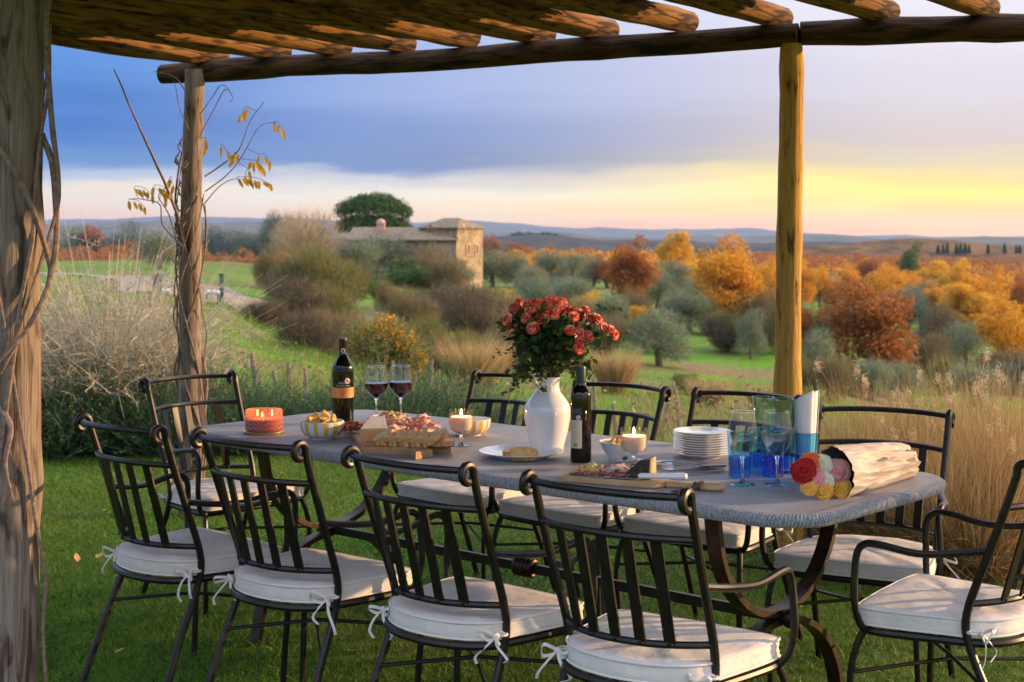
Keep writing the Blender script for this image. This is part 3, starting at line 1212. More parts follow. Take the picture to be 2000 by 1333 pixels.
def make_chair(seed):
    rs = random.Random(seed)
    root = thing('chair', (0, 0, 0))
    iron = M['iron']
    yp, ytop, ztop = -.115, -.270, .842
    for s in (-1, 1):
        pts = smooth_path([(s * .222, -.275, 0), (s * .212, -.188, .22), (s * .206, -.124, .37), (s * .206, -.115, .46), (s * .211, -.172, .62), (s * .214, -.217, .745), (s * .216, ytop + .024, .832)], 5)
        for a in range(15, 300, 24):
            rr = .024 - .004 * a / 300
            pts.append(Vector((s * (.216 + .004 * a / 300), ytop + rr * math.cos(R(a)), ztop + rr * math.sin(R(a)))))
        mb = MB()
        mb.tube(pts, .0112, 9)
        mb.build('back_post', iron, root)

    def rail(name, y, z, hw, bow, r):
        pts = [(hw * t, y - bow * (1 - abs(t) ** 2.3), z + .004 * (1 - t * t)) for t in np.linspace(-1, 1, 17)]
        mb = MB()
        mb.tube(pts, r, 8)
        mb.build(name, iron, root)
    rail('top_rail', ytop, .850, .214, .060, .0092)
    rail('middle_rail', -.217, .745, .214, .068, .0092)
    rail('lower_rail', -.118, .484, .206, .100, .0092)
    for k in range(5):
        t = -.62 + k * .31
        x0, x1 = .206 * t, .214 * t
        y0, y1 = -.118 - .100 * (1 - abs(t) ** 2.3), -.217 - .068 * (1 - abs(t) ** 2.3)
        mb = MB()
        nrm = Vector((1, .75 * t * abs(t), 0))
        mb.bar([(x0, y0, .481), (x1, y1, .748)], .028, .006, nrm)
        mb.tube([(x0, y0 + .012, .488), (x0, y0 - .012, .488)], .005, 6)
        mb.build('slat', iron, root, 30)
    ol = seat_outline(.242, .165, .207, -.085, -.235)
    mb = MB()
    mb.tube([(q.x, q.y, .383) for q in ol], .0110, 8, closed=True)
    for yy in (-.04, .06):
        mb.bar([(-.222, yy, .383), (.222, yy, .383)], .02, .005, (0, 1, 0))
    mb.build('seat_frame', iron, root)
    for s in (-1, 1):
        mb = MB()
        mb.tube(smooth_path([(s * .210, -.166, .628), (s * .228, -.09, .615), (s * .258, .0, .610), (s * .272, .095, .624), (s * .272, .138, .620), (s * .271, .160, .588), (s * .277, .164, .50), (s * .274, .162, .45), (s * .262, .155, .408), (s * .240, .145, .381)], 5), .0100, 9)
        mb.build('armrest', iron, root)
        mb = MB()
        mb.tube(smooth_path([(s * .236, .152, .385), (s * .248, .172, .33), (s * .254, .184, .25), (s * .250, .178, .14), (s * .246, .170, 0)], 5), .0100, 9)
        mb.build('front_leg', iron, root)
        mb = MB()
        mb.tube([(s * .253, .182, .272 + s * .003), (0, 0, .282 + s * .006), (-s * .2105, -.178, .258 + s * .003)], .0055, 7)
        mb.build('stretcher', iron, root)
    # cushion
    co = seat_outline(.241, .182, .213, -.06, -.230, .022)
    n = len(co)
    cen = Vector((0, -.01))
    zs = [(.396, .985), (.399, 1.0), (.412, 1.006), (.422, .996), (.433, 1.006), (.446, 1.0), (.450, .985), (.4535, .93), (.457, .75), (.459, .45), (.4585, .15)]
    zs = [(.396 + (z - .396) * .87, k) for z, k in zs]
    V, FA = [], []
    for j, (z, k) in enumerate(zs):
        for i, q in enumerate(co):
            d = q - cen
            back = max(0, -d.y / .23)
            kk = k + (.012 * math.sin(z * 260) * back if j in (2, 3, 4) else 0)
            wr = .0016 * math.sin(i * .9 + seed) * math.sin(z * 90 + i * .4) if 1 < j < 9 else 0
            zz = z + (.0022 * math.sin(d.x * 38 + seed * 2) * math.sin(d.y * 31 + seed) if j > 6 else 0)
            V.append((cen.x + d.x * (kk + wr * 3), cen.y + d.y * (kk + wr * 3), zz))
    for j in range(len(zs) - 1):
        for i in range(n):
            i2 = (i + 1) % n
            FA.append((j * n + i2, j * n + i, (j + 1) * n + i, (j + 1) * n + i2))
    FA.append(tuple(range(n)))
    FA.append(tuple(range(len(zs) * n - 1, (len(zs) - 1) * n - 1, -1)))
    mb = MB()
    mb.add(V, FA)
    cu = mb.build('seat_cushion', M['canvas'], root, 60)
    for z, k in ((.3990, 1.008), (.4410, 1.006)):
        mb = MB()
        mb.tube([(cen.x + (q - cen).x * k, cen.y + (q - cen).y * k, z) for q in co], .0032, 6, closed=True)
        mb.build('piping', M['piping'], cu)
    # the tied ribbons at the two back posts
    for s in (-1, 1):
        mb = MB()
        kx, ky, kz = s * .210, -.142, .412
        for a in range(2):
            sg = 1 if a else -1
            le = rs.uniform(.030, .048)
            loop = smooth_path([(kx, ky - .012, kz), (kx + sg * le * .6, ky - .03 - rs.uniform(0, .02), kz + rs.uniform(.0, .025)), (kx + sg * le, ky - .035, kz + rs.uniform(-.02, .012)), (kx + sg * le * .5, ky - .022, kz - .012), (kx, ky - .014, kz - .003)], 5)
            mb.bar(loop, .0085, .0020, (.1, .3, 1))
            tl = rs.uniform(.055, .095)
            tail = smooth_path([(kx, ky - .014, kz), (kx + sg * .02, ky - .03, kz - tl * .35), (kx + sg * rs.uniform(.03, .06), ky - .035, kz - tl * .75), (kx + sg * rs.uniform(.02, .07), ky - .03, kz - tl)], 5)
            mb.bar(tail, .0085, .0020, (1, .3, .2))
        mb.ell((kx, ky - .014, kz), (.010, .009, .009), 8, 6)
        mb.tube([(kx + .0125 * math.cos(R(t)), ky + .010 + .0135 * math.sin(R(t)), kz) for t in range(0, 360, 30)], .0035, 6, closed=True)
        mb.tube([(kx, ky + .02, kz), (s * .18, -.13, .425)], .0035, 6)
        mb.build('cushion_tie', M['piping'], root)
    return root


protos = [make_chair(s) for s in (1, 2, 3)]
CHAIRS = [
    (-1.028, 4.792, -43.7, 'black iron chair on the near side, closest to the big weathered post'),
    (-.586, 4.458, -39.2, 'black iron chair on the near side, in front of the striped bowl of chips'),
    (-.094, 4.066, -41.7, 'black iron chair on the near side, in front of the plate with toast'),
    (.375, 3.685, -36.0, 'black iron chair on the near side, in front of the board with the white knife'),
    (-.171, 5.958, 137.5, 'black iron chair on the far side, left of the white vase'),
    (.24, 5.563, 137.0, 'black iron chair on the far side, right behind the dark oil bottle'),
    (.684, 5.239, 139.0, 'black iron chair on the far side, behind the stack of plates and blue glasses'),
    (1.113, 4.713, 152.0, 'black iron chair on the far side, by the wrapped roses and tan grasses'),
    (-1.122, 5.912, -131.6, 'black iron chair at the far head of the table, in front of the vine-clad post'),
    (1.205, 4.09, 55.0, 'black iron chair seen side-on at the near head of the table, sunlit cushion'),
]
for i, (x, y, a, lab) in enumerate(CHAIRS):
    o = protos[i] if i < 3 else copy_tree(protos[i % 3])
    o.location = (x, y, 0)
    o.rotation_euler = (0, 0, R(a))
    tag(o, lab, 'chair', 'iron armchairs around the stone table')
# ------------------------------------------------------------------ things on the table


def dims(y, z=TZ):
    return (y - YH) / (HC - z)


def on_table(name, px, py, label, cat, group=None, rz=0, z=TZ):
    q = T(px, py, z)
    return thing(name, (q.x, q.y, z), rz, label, cat, group)


def candle_light(parent, z, power, n=1, r=.03):
    for k in range(n):
        a = 2 * PI * k / n + .5
        x, y = (r * math.cos(a), r * math.sin(a)) if n > 1 else (0, 0)
        mb = MB()
        mb.lathe([(0, z), (.0035, z + .004), (.0042, z + .009), (.0025, z + .016), (0, z + .023)], 10, (x, y, 0))
        fl = mb.build('flame', M['flame'], parent)
        fl.visible_shadow = True
        mb = MB()
        mb.tube([(x, y, z - .006), (x + .001, y, z + .004)], .0009, 6)
        mb.build('wick', M['black_print'], parent)
        lt = bpy.data.lights.new('candle_glow', 'POINT')
        lt.energy = power / n
        lt.color = (1, .55, .2)
        lt.shadow_soft_size = .006
        lo = bpy.data.objects.new('candle_glow', lt)
        COL.objects.link(lo)
        lo.parent = parent
        lo.location = (x, y, z + .03)


def three_wick():
    q = T(515.5, 846)
    cs = thing('coaster', (q.x, q.y, TZ), 0, 'round brushed brass coaster under the pink glass candle', 'coaster')
    mb = MB()
    mb.lathe([(0, 0), (.070, 0), (.0715, .002), (.0715, .008), (.070, .009), (.068, .0075), (0, .0075)], 48)
    mb.build('tray', M['gold'], cs)
    c = thing('candle_jar', (q.x, q.y, TZ + .0078), 0, 'wide pink glass candle with herringbone relief and three burning wicks', 'candle')
    mb = MB()
    R0, H = .0655, .074
    nth, nz = 112, 40

    def fn(u, v):
        th = u * 2 * PI
        z = v * H
        amp = 0 if (v < .1 or v > .72) else .0017
        per = 14
        zig = abs(((u * per) % 1) * 2 - 1)
        rel = math.sin((z * 460 + zig * 3.6))
        r = R0 + amp * (1 if rel > .1 else (-.6))
        r *= 1 - .03 * max(0, .12 - v) * 8
        return (r * math.cos(th), r * math.sin(th), z)
    mb.grid(fn, nth, nz)
    mb.lathe([(R0, H), (R0 - .002, H + .002), (R0 - .004, H), (R0 - .004, .006), (0, .006)], 56)
    mb.build('jar', M['pink_glass'], c, 50)
    mb = MB()
    mb.lathe([(0, .007), (R0 - .005, .007), (R0 - .005, .044), (R0 - .008, .0455), (0, .045)], 48)
    mb.build('wax', mat('pink_wax', (.78, .50, .42), None, .5, sss=.4), c)
    candle_light(c, .050, .22, 3, .03)


three_wick()


def goblet_candle(px, py, scale, label):
    c = on_table('goblet_candle', px, py, label, 'candle', 'ribbed goblet candles on the table')
    c.scale = (scale,) * 3
    mb = MB()
    mb.lathe([(0, .0), (.033, .0), (.034, .002), (.020, .005), (.007, .010), (.0055, .018), (.0055, .032), (.009, .038), (0, .040)], 32)
    mb.build('foot', M['glass_cut'], c)
    mb = MB()
    mb.lathe([(.008, .038), (.026, .043), (.036, .052), (.0405, .066), (.0410, .09), (.0405, .122)], 80, (0, 0, 0), .022, 20)
    mb.lathe([(.0405, .122), (.0395, .1232), (.0385, .122), (.0385, .066), (.034, .055)], 48)
    mb.build('bowl', M['jar_glass'], c)
    mb = MB()
    mb.lathe([(0, .052), (.030, .054), (.037, .066), (.0378, .098), (.036, .0995), (0, .099)], 40)
    mb.build('wax', M['wax'], c)
    candle_light(c, .103, .35)
    return c


goblet_candle(901, 871, .98, 'lit ribbed glass goblet candle in front of the yellow striped bowl')
goblet_candle(1238, 914, .98, 'lit ribbed glass goblet candle beside the stack of white plates')


def bowl_profile(r, h, foot, wall=.0035):
    return [(0, .002), (foot - .003, .002), (foot - .002, 0), (foot, 0), (foot + .001, .004), (r * .80, h * .22), (r * .955, h * .5), (r, h * .82), (r, h - .001), (r - wall * .5, h), (r - wall, h - .001), (r - wall, h * .8), (r * .90, h * .45), (r * .7, h * .22), (0, h * .16)]


def striped_bowl(px, py, r, h, label, ns, phase):
    b = on_table('striped_bowl', px, py, label, 'bowl', 'white bowls with yellow stripes')
    mb = MB()
    mb.lathe(bowl_profile(r, h, r * .52), 64)
    mb.build('bowl', M['white_china'], b)
    for k in range(ns):
        a = 2 * PI * k / ns + phase
        w = .17 + .05 * ((k * 7) % 3) / 3

        def fn(u, v):
            th = a + (u - .5) * w * (1 + .12 * math.sin(v * 5 + k))
            zz = h * (.13 + .83 * v)
            t = zz / h
            pr = [(r * .58, 0), (r * .80, .22), (r * .955, .5), (r, .82), (r, 1)]
            rr = float(np.interp(t, [q[1] for q in pr], [q[0] for q in pr])) + .0007
            return (rr * math.cos(th), rr * math.sin(th), zz)
        mb = MB()
        mb.grid(fn, 3, 10)
        mb.build('stripe', M['stripe_yellow'], b)
    return b


sb1 = striped_bowl(629, 857, .0755, .062, 'white bowl with yellow stripes full of corn chips, by the wine bottle', 13, .2)
sb2 = striped_bowl(918, 850, .0735, .058, 'yellow striped bowl half hidden by the goblet candle', 15, .3)
rc = random.Random(4)
for k in range(17):
    a, rr = rc.uniform(0, 2 * PI), .05 * math.sqrt(rc.random())
    o = sb1.location
    ch = MB()
    cur = rc.uniform(.3, 1.2)
    sz = rc.uniform(.015, .021)

    def fn(u, v):
        x, y = (u - .5) * 2 * sz, (v - .5) * 2 * sz * .75
        d = 1 - .3 * abs((u - .5) * 2) * abs((v - .5) * 2)
        return (x * d, y * d, cur * 20 * (x * x) + .004 * math.sin(v * 5))
    ch.grid(fn, 6, 5)
    c = ch.build('corn_chip', M['chip'])
    c.location = (o.x + rr * math.cos(a), o.y + rr * math.sin(a), TZ + .057 + (.05 - rr) * .30 + .004 * (k % 4))
    c.rotation_euler = (rc.uniform(-.9, .9), rc.uniform(-.9, .9), rc.uniform(0, 6))
    sd = c.modifiers.new('thick', 'SOLIDIFY')
    sd.thickness = .0015
    tag(c, 'golden corn chip heaped in the striped bowl by the wine bottle', 'corn chip', 'corn chips in the striped bowl')


def text_on(name, s, size, m, parent, mapfn, align='CENTER'):
    """lettering as thin mesh laid on a curved surface through mapfn(x, y, depth)"""
    cu = bpy.data.curves.new('lettering', 'FONT')
    cu.body = s
    cu.size = size
    cu.align_x = align
    cu.resolution_u = 2
    cu.extrude = .0001
    ob = bpy.data.objects.new('lettering', cu)
    COL.objects.link(ob)
    dg = bpy.context.evaluated_depsgraph_get()
    dg.update()
    me = bpy.data.meshes.new_from_object(ob.evaluated_get(dg))
    bpy.data.objects.remove(ob)
    for v in me.vertices:
        v.co = Vector(mapfn(v.co.x, v.co.y, v.co.z))
    me.materials.clear()
    me.materials.append(m)
    o = bpy.data.objects.new(name, me)
    COL.objects.link(o)
    o.parent = parent
    return o


def cyl_map(r, z0, a0):
    return lambda x, y, d: ((r + .0004 + d) * math.cos(a0 + x / r), (r + .0004 + d) * math.sin(a0 + x / r), z0 + y)


def cyl_patch(name, r, z0, z1, a0, a1, m, parent, n=24):
    mb = MB()
    mb.grid(lambda u, v: (r * math.cos(a0 + (a1 - a0) * u), r * math.sin(a0 + (a1 - a0) * u), z0 + (z1 - z0) * v), n, 2)
    return mb.build(name, m, parent)


def cyl_disc(name, r, z, a, rad, m, parent, off=.0006):
    mb = MB()
    mp = cyl_map(r + off, z, a)
    V = [mp(0, 0, 0)] + [mp(rad * math.cos(t), rad * math.sin(t), 0) for t in np.linspace(0, 2 * PI, 25)[:-1]]
    mb.add(V, [(0, k, k % 24 + 1) for k in range(1, 25)])
    return mb.build(name, m, parent)


def wine_bottle():
    b = on_table('wine_bottle', 670, 827, 'tall dark red wine bottle with a copper label band', 'wine bottle')
    r = .0400
    mb = MB()
    mb.lathe([(0, .006), (.03, .002), (.036, 0), (r, .004), (r, .195), (r * .985, .207), (r * .90, .222), (r * .66, .238), (.019, .250), (.0152, .262), (.0145, .275)], 48)
    mb.build('glass', M['bottle_glass'], b)
    mb = MB()
    mb.lathe([(.0153, .246), (.0153, .300), (.0163, .302), (.0163, .312), (.0155, .3165), (.013, .318), (0, .318)], 32)
    mb.build('capsule', M['capsule'], b)
    fa = math.atan2(-b.location.y, -b.location.x)
    cyl_patch('label_band', r + .0006, .098, .136, fa - 1.95, fa + 1.95, M['copper_label'], b, 40)
    text_on('lettering', 'ROCCA', .0095, M['white_print'], b, cyl_map(r, .1495, fa))
    text_on('lettering', 'DI MONTEGROSSI', .0066, M['white_print'], b, cyl_map(r, .1405, fa))
    for z, w in ((.126, .036), (.120, .030), (.115, .034), (.109, .022)):
        cyl_patch('print_line', r + .0010, z, z + .0012, fa - w / 2 / r, fa + w / 2 / r, M['label_line'], b, 8)
    cyl_patch('print_line', r + .0006, .170, .1722, fa - .5 - .1, fa - .5 + .1, M['red_print'], b, 4)
    cyl_disc('round_seal', r, .161, fa + .42, .0108, M['white_print'], b)
    mb = MB()
    mp = cyl_map(r + .0010, .161, fa + .42)
    mb.add([mp(*q, 0) for q in ((-.0075, .0035), (-.0035, .0075), (.0075, -.0035), (.0035, -.0075))], [(3, 2, 1, 0)])
    mb.build('seal_stripe', M['red_print'], b)
    cyl_disc('neck_seal', .0153, .272, fa, .0095, M['red_print'], b)
    cyl_disc('neck_seal_field', .0153, .272, fa, .0083, M['white_print'], b, .001)
    mb = MB()
    mp = cyl_map(.0153 + .0014, .272, fa)
    rooster = [(-.0035, -.004), (0, -.0058), (.0035, -.004), (.0042, .0005), (.0028, .0050), (.0008, .0015), (-.0006, .0052), (-.0030, .0048), (-.0030, .0015), (-.0044, .0005)]
    mb.add([mp(*q, 0) for q in rooster], [tuple(range(10))])
    mb.build('rooster_emblem', M['black_print'], b)


wine_bottle()


def wine_glass(px, py, h, r, label, group, fill=None):
    g = on_table('wine_glass', px, py, label, 'wine glass', group)
    k = h / .205
    zb = .082 * k
    mb = MB()
    mb.lathe([(0, 0), (.034 * k, 0), (.035 * k, .0012), (.022 * k, .0035), (.008 * k, .008), (.0042 * k, .018), (.0036 * k, .04 * k), (.0042 * k, zb - .012), (.008 * k, zb - .002), (0, zb)], 32)
    mb.build('stem_and_foot', M['glass_cut'], g)
    prof = [(.006 * k, zb - .003), (.022 * k, zb + .008), (r * .86, zb + .030 * k), (r, zb + .050 * k), (r * .975, zb + .075 * k), (r * .86, zb + .105 * k), (r * .80, h)]
    ps = smooth_path([(a, 0, z) for a, z in prof], 4)
    mb = MB()
    mb.lathe([(q.x, q.z) for q in ps], 48)
    mb.build('glass_bowl', M['glass'], g)
    mb = MB()
    mb.tube([(r * .80 * math.cos(t), r * .80 * math.sin(t), h) for t in np.linspace(0, 2 * PI, 49)[:-1]], .0006, 5, closed=True)
    mb.build('rim', M['glass_cut'], g)
    if fill:
        zt = zb + fill
        rows = [(q.x - .0012, q.z + .0006) for q in ps if q.z < zt]
        rt = float(np.interp(zt, [q.z for q in ps], [q.x for q in ps])) - .0012
        mb = MB()
        mb.lathe([(0, zb - .001)] + rows + [(rt, zt), (0, zt)], 48)
        mb.build('wine', M['wine'], g, 40)
    return g


wine_glass(735, 817, .198, .0455, 'glass of red wine nearer the wine bottle', 'glasses of red wine', .056)
wine_glass(783, 816, .200, .0455, 'glass of red wine farther from the wine bottle', 'glasses of red wine', .058)
wine_glass(1450, 947, .206, .0425, 'empty stemmed wine glass next to the plate stack, in front of blue tumblers', 'empty wine glasses')
wine_glass(1518, 947, .206, .0425, 'empty stemmed wine glass next to the dark red rose', 'empty wine glasses')


def spatter_bowl(px, py, r, h, m, label):
    b = on_table('spatter_bowl', px, py, label, 'bowl', 'small spattered bowls of baked rings')
    mb = MB()
    mb.lathe([(0, .003), (r * .48, .002), (r * .50, 0), (r * .54, 0), (r * .55, .004), (r * .78, h * .5), (r * .93, h * .86)], 48)
    mb.build('bowl', m, b)
    mb = MB()
    mb.lathe([(r * .93, h * .86), (r, h * .97), (r * 1.0, h), (r * .975, h), (r * .90, h * .84), (r * .72, h * .5), (r * .45, h * .25), (0, h * .22)], 48)
    mb.build('spattered_rim', M['spatter_rim'], b)
    return b


def ring_biscuit(loc, rot, r, label, group):
    mb = MB()
    pts = [(r * math.cos(t), r * .8 * math.sin(t), .003 * math.sin(2 * t)) for t in np.linspace(0, 2 * PI, 15)[:-1]]
    mb.tube(pts, [r * .5 * (1 + .2 * math.sin(3 * t)) for t in range(14)], 8, closed=True)
    o = mb.build('baked_ring', M['taralli'])
    o.location = loc
    o.rotation_euler = rot
    return tag(o, label, 'biscuit', group)


pb = spatter_bowl(764, 838, .075, .046, M['pink_glaze'], 'pink spattered bowl of baked rings behind the cheese')
wb = spatter_bowl(1213, 898, .070, .058, M['white_glaze'], 'white spattered bowl of baked rings behind the goblet candle')
for o, h, rr0, n, lab, gr in ((pb.location, .046, .048, 13, 'baked ring biscuit in the pink spattered bowl', 'ring biscuits in the pink bowl'), (wb.location, .058, .044, 9, 'baked ring biscuit in the white spattered bowl', 'ring biscuits in the white bowl')):
    for k in range(n):
        a, rr = k * 2.4, rr0 * math.sqrt((k + .5) / n)
        ring_biscuit((o.x + rr * math.cos(a), o.y + rr * math.sin(a), TZ + h * .84 + (rr0 - rr) * .45), (rc.uniform(-.6, .6), rc.uniform(-.6, .6), rc.uniform(0, 6)), rc.uniform(.0105, .013), lab, gr)

# --- the large board with cheese, bread and cured meat
bz = TZ + .024


def big_board():
    c = T(780, 862)
    b = thing('cutting_board', (c.x, c.y, TZ), 0, 'large thick wooden board with a short handle, under bread and cheese', 'cutting board')
    pts = []
    for (x, y, z) in ((709, 887, TZ), (797, 889.5, TZ), (812, 899, TZ), (845, 893, TZ), (832, 884, TZ), (881, 885, TZ), (846, 832, TZ), (672, 838.5, TZ)):
        q = T(x, y, z)
        pts.append((q.x - c.x, q.y - c.y))
    mb = MB()
    mb.prism([pts[0], pts[1], pts[4], pts[5], pts[6], pts[7]], 0, .024, .002)
    mb.build('board', M['acacia'], b, 30)
    d = (Vector(pts[1]) - Vector(pts[2])).normalized() * .002
    hp = [(pts[1][0] - d.x, pts[1][1] - d.y), pts[2], pts[3], (pts[4][0] - d.x, pts[4][1] - d.y)]
    mb = MB()
    mb.prism(hp, .0, .024, .003)
    mb.build('handle', M['acacia'], b, 30)


big_board()


def slice_thing(name, loc, rot, w, h, t, label, cat, group, mats, seed=0):
    """bread slice: crumb faces inside a crust rim"""
    rs = random.Random(seed)
    pts = []
    for a in range(0, 360, 20):
        c, s = math.cos(R(a)), math.sin(R(a))
        k = (abs(c) ** 3.2 + abs(s) ** 3.2) ** (-1 / 3.2)
        pts.append((w / 2 * c * k * (1 + .04 * rs.uniform(-1, 1)), h / 2 * s * k * (1 + .05 * rs.uniform(-1, 1) + (.12 if s > 0 else 0) * (1 - abs(c)))))
    o = thing(name, loc, 0, label, cat, group)
    o.rotation_euler = rot
    mb = MB()
    mb.prism(pts, -t / 2, t / 2, .0015)
    mb.build('crust', mats[0], o, 40)
    mb = MB()
    mb.prism([(x * .90, y * .88) for x, y in pts], -t / 2 - .0008, t / 2 + .0008, .0006)
    mb.build('crumb', mats[1], o, 40)
    return o


bx = [(744, 872), (769, 873), (789, 874), (812, 875), (836, 876), (851, 873)]
for k, (x, y) in enumerate(bx):
    q = T(x, y, bz)
    xa = Vector((.84, .20, .50)).normalized()
    ya = Vector((-.28, .95, .05))
    na = xa.cross(ya).normalized()
    ya = na.cross(xa)
    o = slice_thing('bread_slice', (q.x + .006, q.y + .026, bz + .026), (0, 0, 0), .074, .060, .019, '%s slice of crusty bread from the cheese in the leaning row' % ORD[k], 'bread slice', 'bread slices leaning on the large board', (M['crust'], M['crumb']), k)
    o.rotation_euler = Matrix((xa, ya, na)).transposed().to_euler()
q = T(862, 873, bz)
o = slice_thing('bread_slice', (q.x, q.y + .02, bz + .009), (0, 0, R(10)), .085, .05, .017, 'bread slice lying flat at the right end of the large board', 'bread slice', 'bread slices leaning on the large board', (M['crust'], M['crumb']), 9)


def cheese_wedge():
    a, b = T(703, 866, bz), T(757, 865, bz)
    c = T(735, 840, bz)
    o = thing('cheese_wedge', (a.x, a.y, bz), 0, 'wedge of cheese with pale bloomy top and orange brown rind on the large board', 'cheese')
    pts = [(0, 0), (b.x - a.x, b.y - a.y), (c.x - a.x + .03, c.y - a.y + .01), (c.x - a.x - .02, c.y - a.y + .01)]
    mb = MB()
    mb.prism(pts, 0, .045, .004)
    mb.build('rind', M['rind'], o, 40)
    mb = MB()
    cx = sum(p[0] for p in pts) / 4
    cy = sum(p[1] for p in pts) / 4
    mb.prism([(cx + (p[0] - cx) * .97, cy + (p[1] - cy) * .97) for p in pts], .0445, .0475, .001)
    mb.build('top_bloom', M['bloom'], o, 40)


cheese_wedge()


def fold(name, loc, size, m, label, cat, group, seed):
    """a thin folded slice of meat"""
    rs = random.Random(seed)
    p = [rs.uniform(0, 6) for _ in range(6)]
    fr = rs.uniform(5, 8)

    def fn(u, v):
        x = (u - .5) * 2 * size
        y = (v - .5) * size * 1.3
        d = 1 - .25 * ((u - .5) * 2) ** 4
        z = size * (.34 * abs(math.sin(u * fr + p[0])) + .12 * math.sin(v * 5 + u * 4 + p[1]) + .16 * (1 - abs(v - .5) * 2))
        return (x * .8 + size * .22 * math.sin(u * fr * 2 + p[2]), y * d + size * .15 * math.sin(u * 5 + p[3]), max(0, z))
    mb = MB()
    mb.grid(fn, 22, 10)
    o = mb.build(name, m, None, 80)
    o.location = loc
    o.rotation_euler = (0, 0, rs.uniform(0, 6))
    sd = o.modifiers.new('thick', 'SOLIDIFY')
    sd.thickness = .0016
    return tag(o, label, cat, group)


for k, (x, y) in enumerate(((668, 840), (682, 838), (697, 836), (690, 845))):
    q = T(x, y, bz)
    fold('cured_meat_slice', (q.x, q.y, bz + .001 + .006 * (k % 2)), .036, M['bresaola'], 'dark red folded slice of cured meat left of the cheese wedge', 'cured meat', 'dark cured meat slices', 20 + k)
for k, (x, y, m) in enumerate(((762, 853, 'pale_ham'), (775, 850, 'pale_ham'), (788, 846, 'pale_ham'), (800, 848, 'ham'), (812, 843, 'ham'), (824, 846, 'ham'), (835, 852, 'pale_ham'), (808, 836, 'ham'), (822, 835, 'pale_ham'), (840, 858, 'ham'), (856, 862, 'ham'), (846, 850, 'ham'))):
    q = T(x, y, bz)
    fold('ham_slice', (q.x, q.y + .01, bz + .002 + .012 * (k % 3)), .036 if k < 10 else .026, M[m], 'folded slice of cured ham heaped behind the bread row', 'ham', 'ham slices on the large board', 40 + k)

# --- white vase with roses
VB = T(1069, 884)


def vase():
    v = thing('vase', (VB.x, VB.y, TZ), 0, 'tall white glazed baluster vase holding the coral roses', 'vase')
    prof = [(0, .004), (.044, .002), (.049, 0), (.051, .004), (.056, .03), (.068, .075), (.0755, .115), (.0765, .135), (.072, .155), (.058, .176), (.048, .188), (.0465, .191), (.043, .194), (.0395, .208), (.0385, .222), (.042, .236), (.0465, .243), (.0475, .245), (.046, .246), (.040, .236), (.036, .222), (.036, .20)]
    mb = MB()
    mb.lathe(prof, 64)
    mb.build('body', M['vase_glaze'], v, 50)


vase()


def rose_bloom(mb, c, ax, r, rs, layers=((.30, 3), (.55, 4), (.82, 5), (1.05, 6))):
    """cupped petals round a tight bud"""
    ax = Vector(ax).normalized()
    u = ax.orthogonal().normalized()
    w = ax.cross(u)
    c = Vector(c)
    fr = Matrix((u, w, ax)).transposed()
    mb.ell(c + ax * r * .28, (r * .22, r * .22, r * .40), 8, 6, .15, fr)
    mb.lathe([(0, -.9 * r), (.45 * r, -.62 * r), (.72 * r, -.1 * r), (.5 * r, .15 * r), (0, .25 * r)], 10, c, M=fr)
    for li, (k, n) in enumerate(layers):
        ph = rs.uniform(0, 6)
        op = li / (len(layers) - 1)
        last = li == len(layers) - 1
        for i in range(n):
            a0 = ph + 2 * PI * i / n
            hw = PI / n * 1.45
            tilt, lift = rs.uniform(-.07, .07), rs.uniform(-.05, .05)

            def fn(s, t):
                a = a0 + (s - .5) * 2 * hw
                edge = 1 - .16 * (2 * s - 1) ** 2
                k0 = max(.05, k - (.42 if not last else .75))
                zc = .62 * (1 - k * k * .85) + lift
                rad = (k0 + (k * edge - k0) * t + tilt * t + (.10 * op * max(0, t - .7) * 3))
                z = zc - (.30 if not last else .95) * (1 - t) ** 1.4 - .22 * op * max(0, t - .7) * 2.5 - .12 * (1 - edge)
                return c + (u * math.cos(a) + w * math.sin(a)) * (rad * r) + ax * (z * r)
            mb.grid(fn, 4, 5)


ROSES = [(1004, 600), (989, 624), (995, 634), (1027, 621), (1031, 593), (1037, 606), (1049, 591), (1073, 585), (1090, 591), (1084, 603), (1081, 615), (1067, 610), (1055, 622), (1099, 610), (1115, 606), (1136, 612), (1145, 605), (1169, 623), (1114, 645), (1133, 647), (1150, 656), (1133, 668), (1131, 681), (1195, 645), (1202, 653), (1015, 611), (1025, 632)]


ROSES += [(1012, 590), (1060, 596), (1100, 588), (1122, 618), (1076, 628), (1040, 640), (1155, 622), (1180, 640)]
while len(ORD) < len(ROSES):
    ORD.append(['twenty-ninth', 'thirtieth', 'thirty-first', 'thirty-second', 'thirty-third', 'thirty-fourth', 'thirty-fifth', 'thirty-sixth'][len(ORD) - 28])


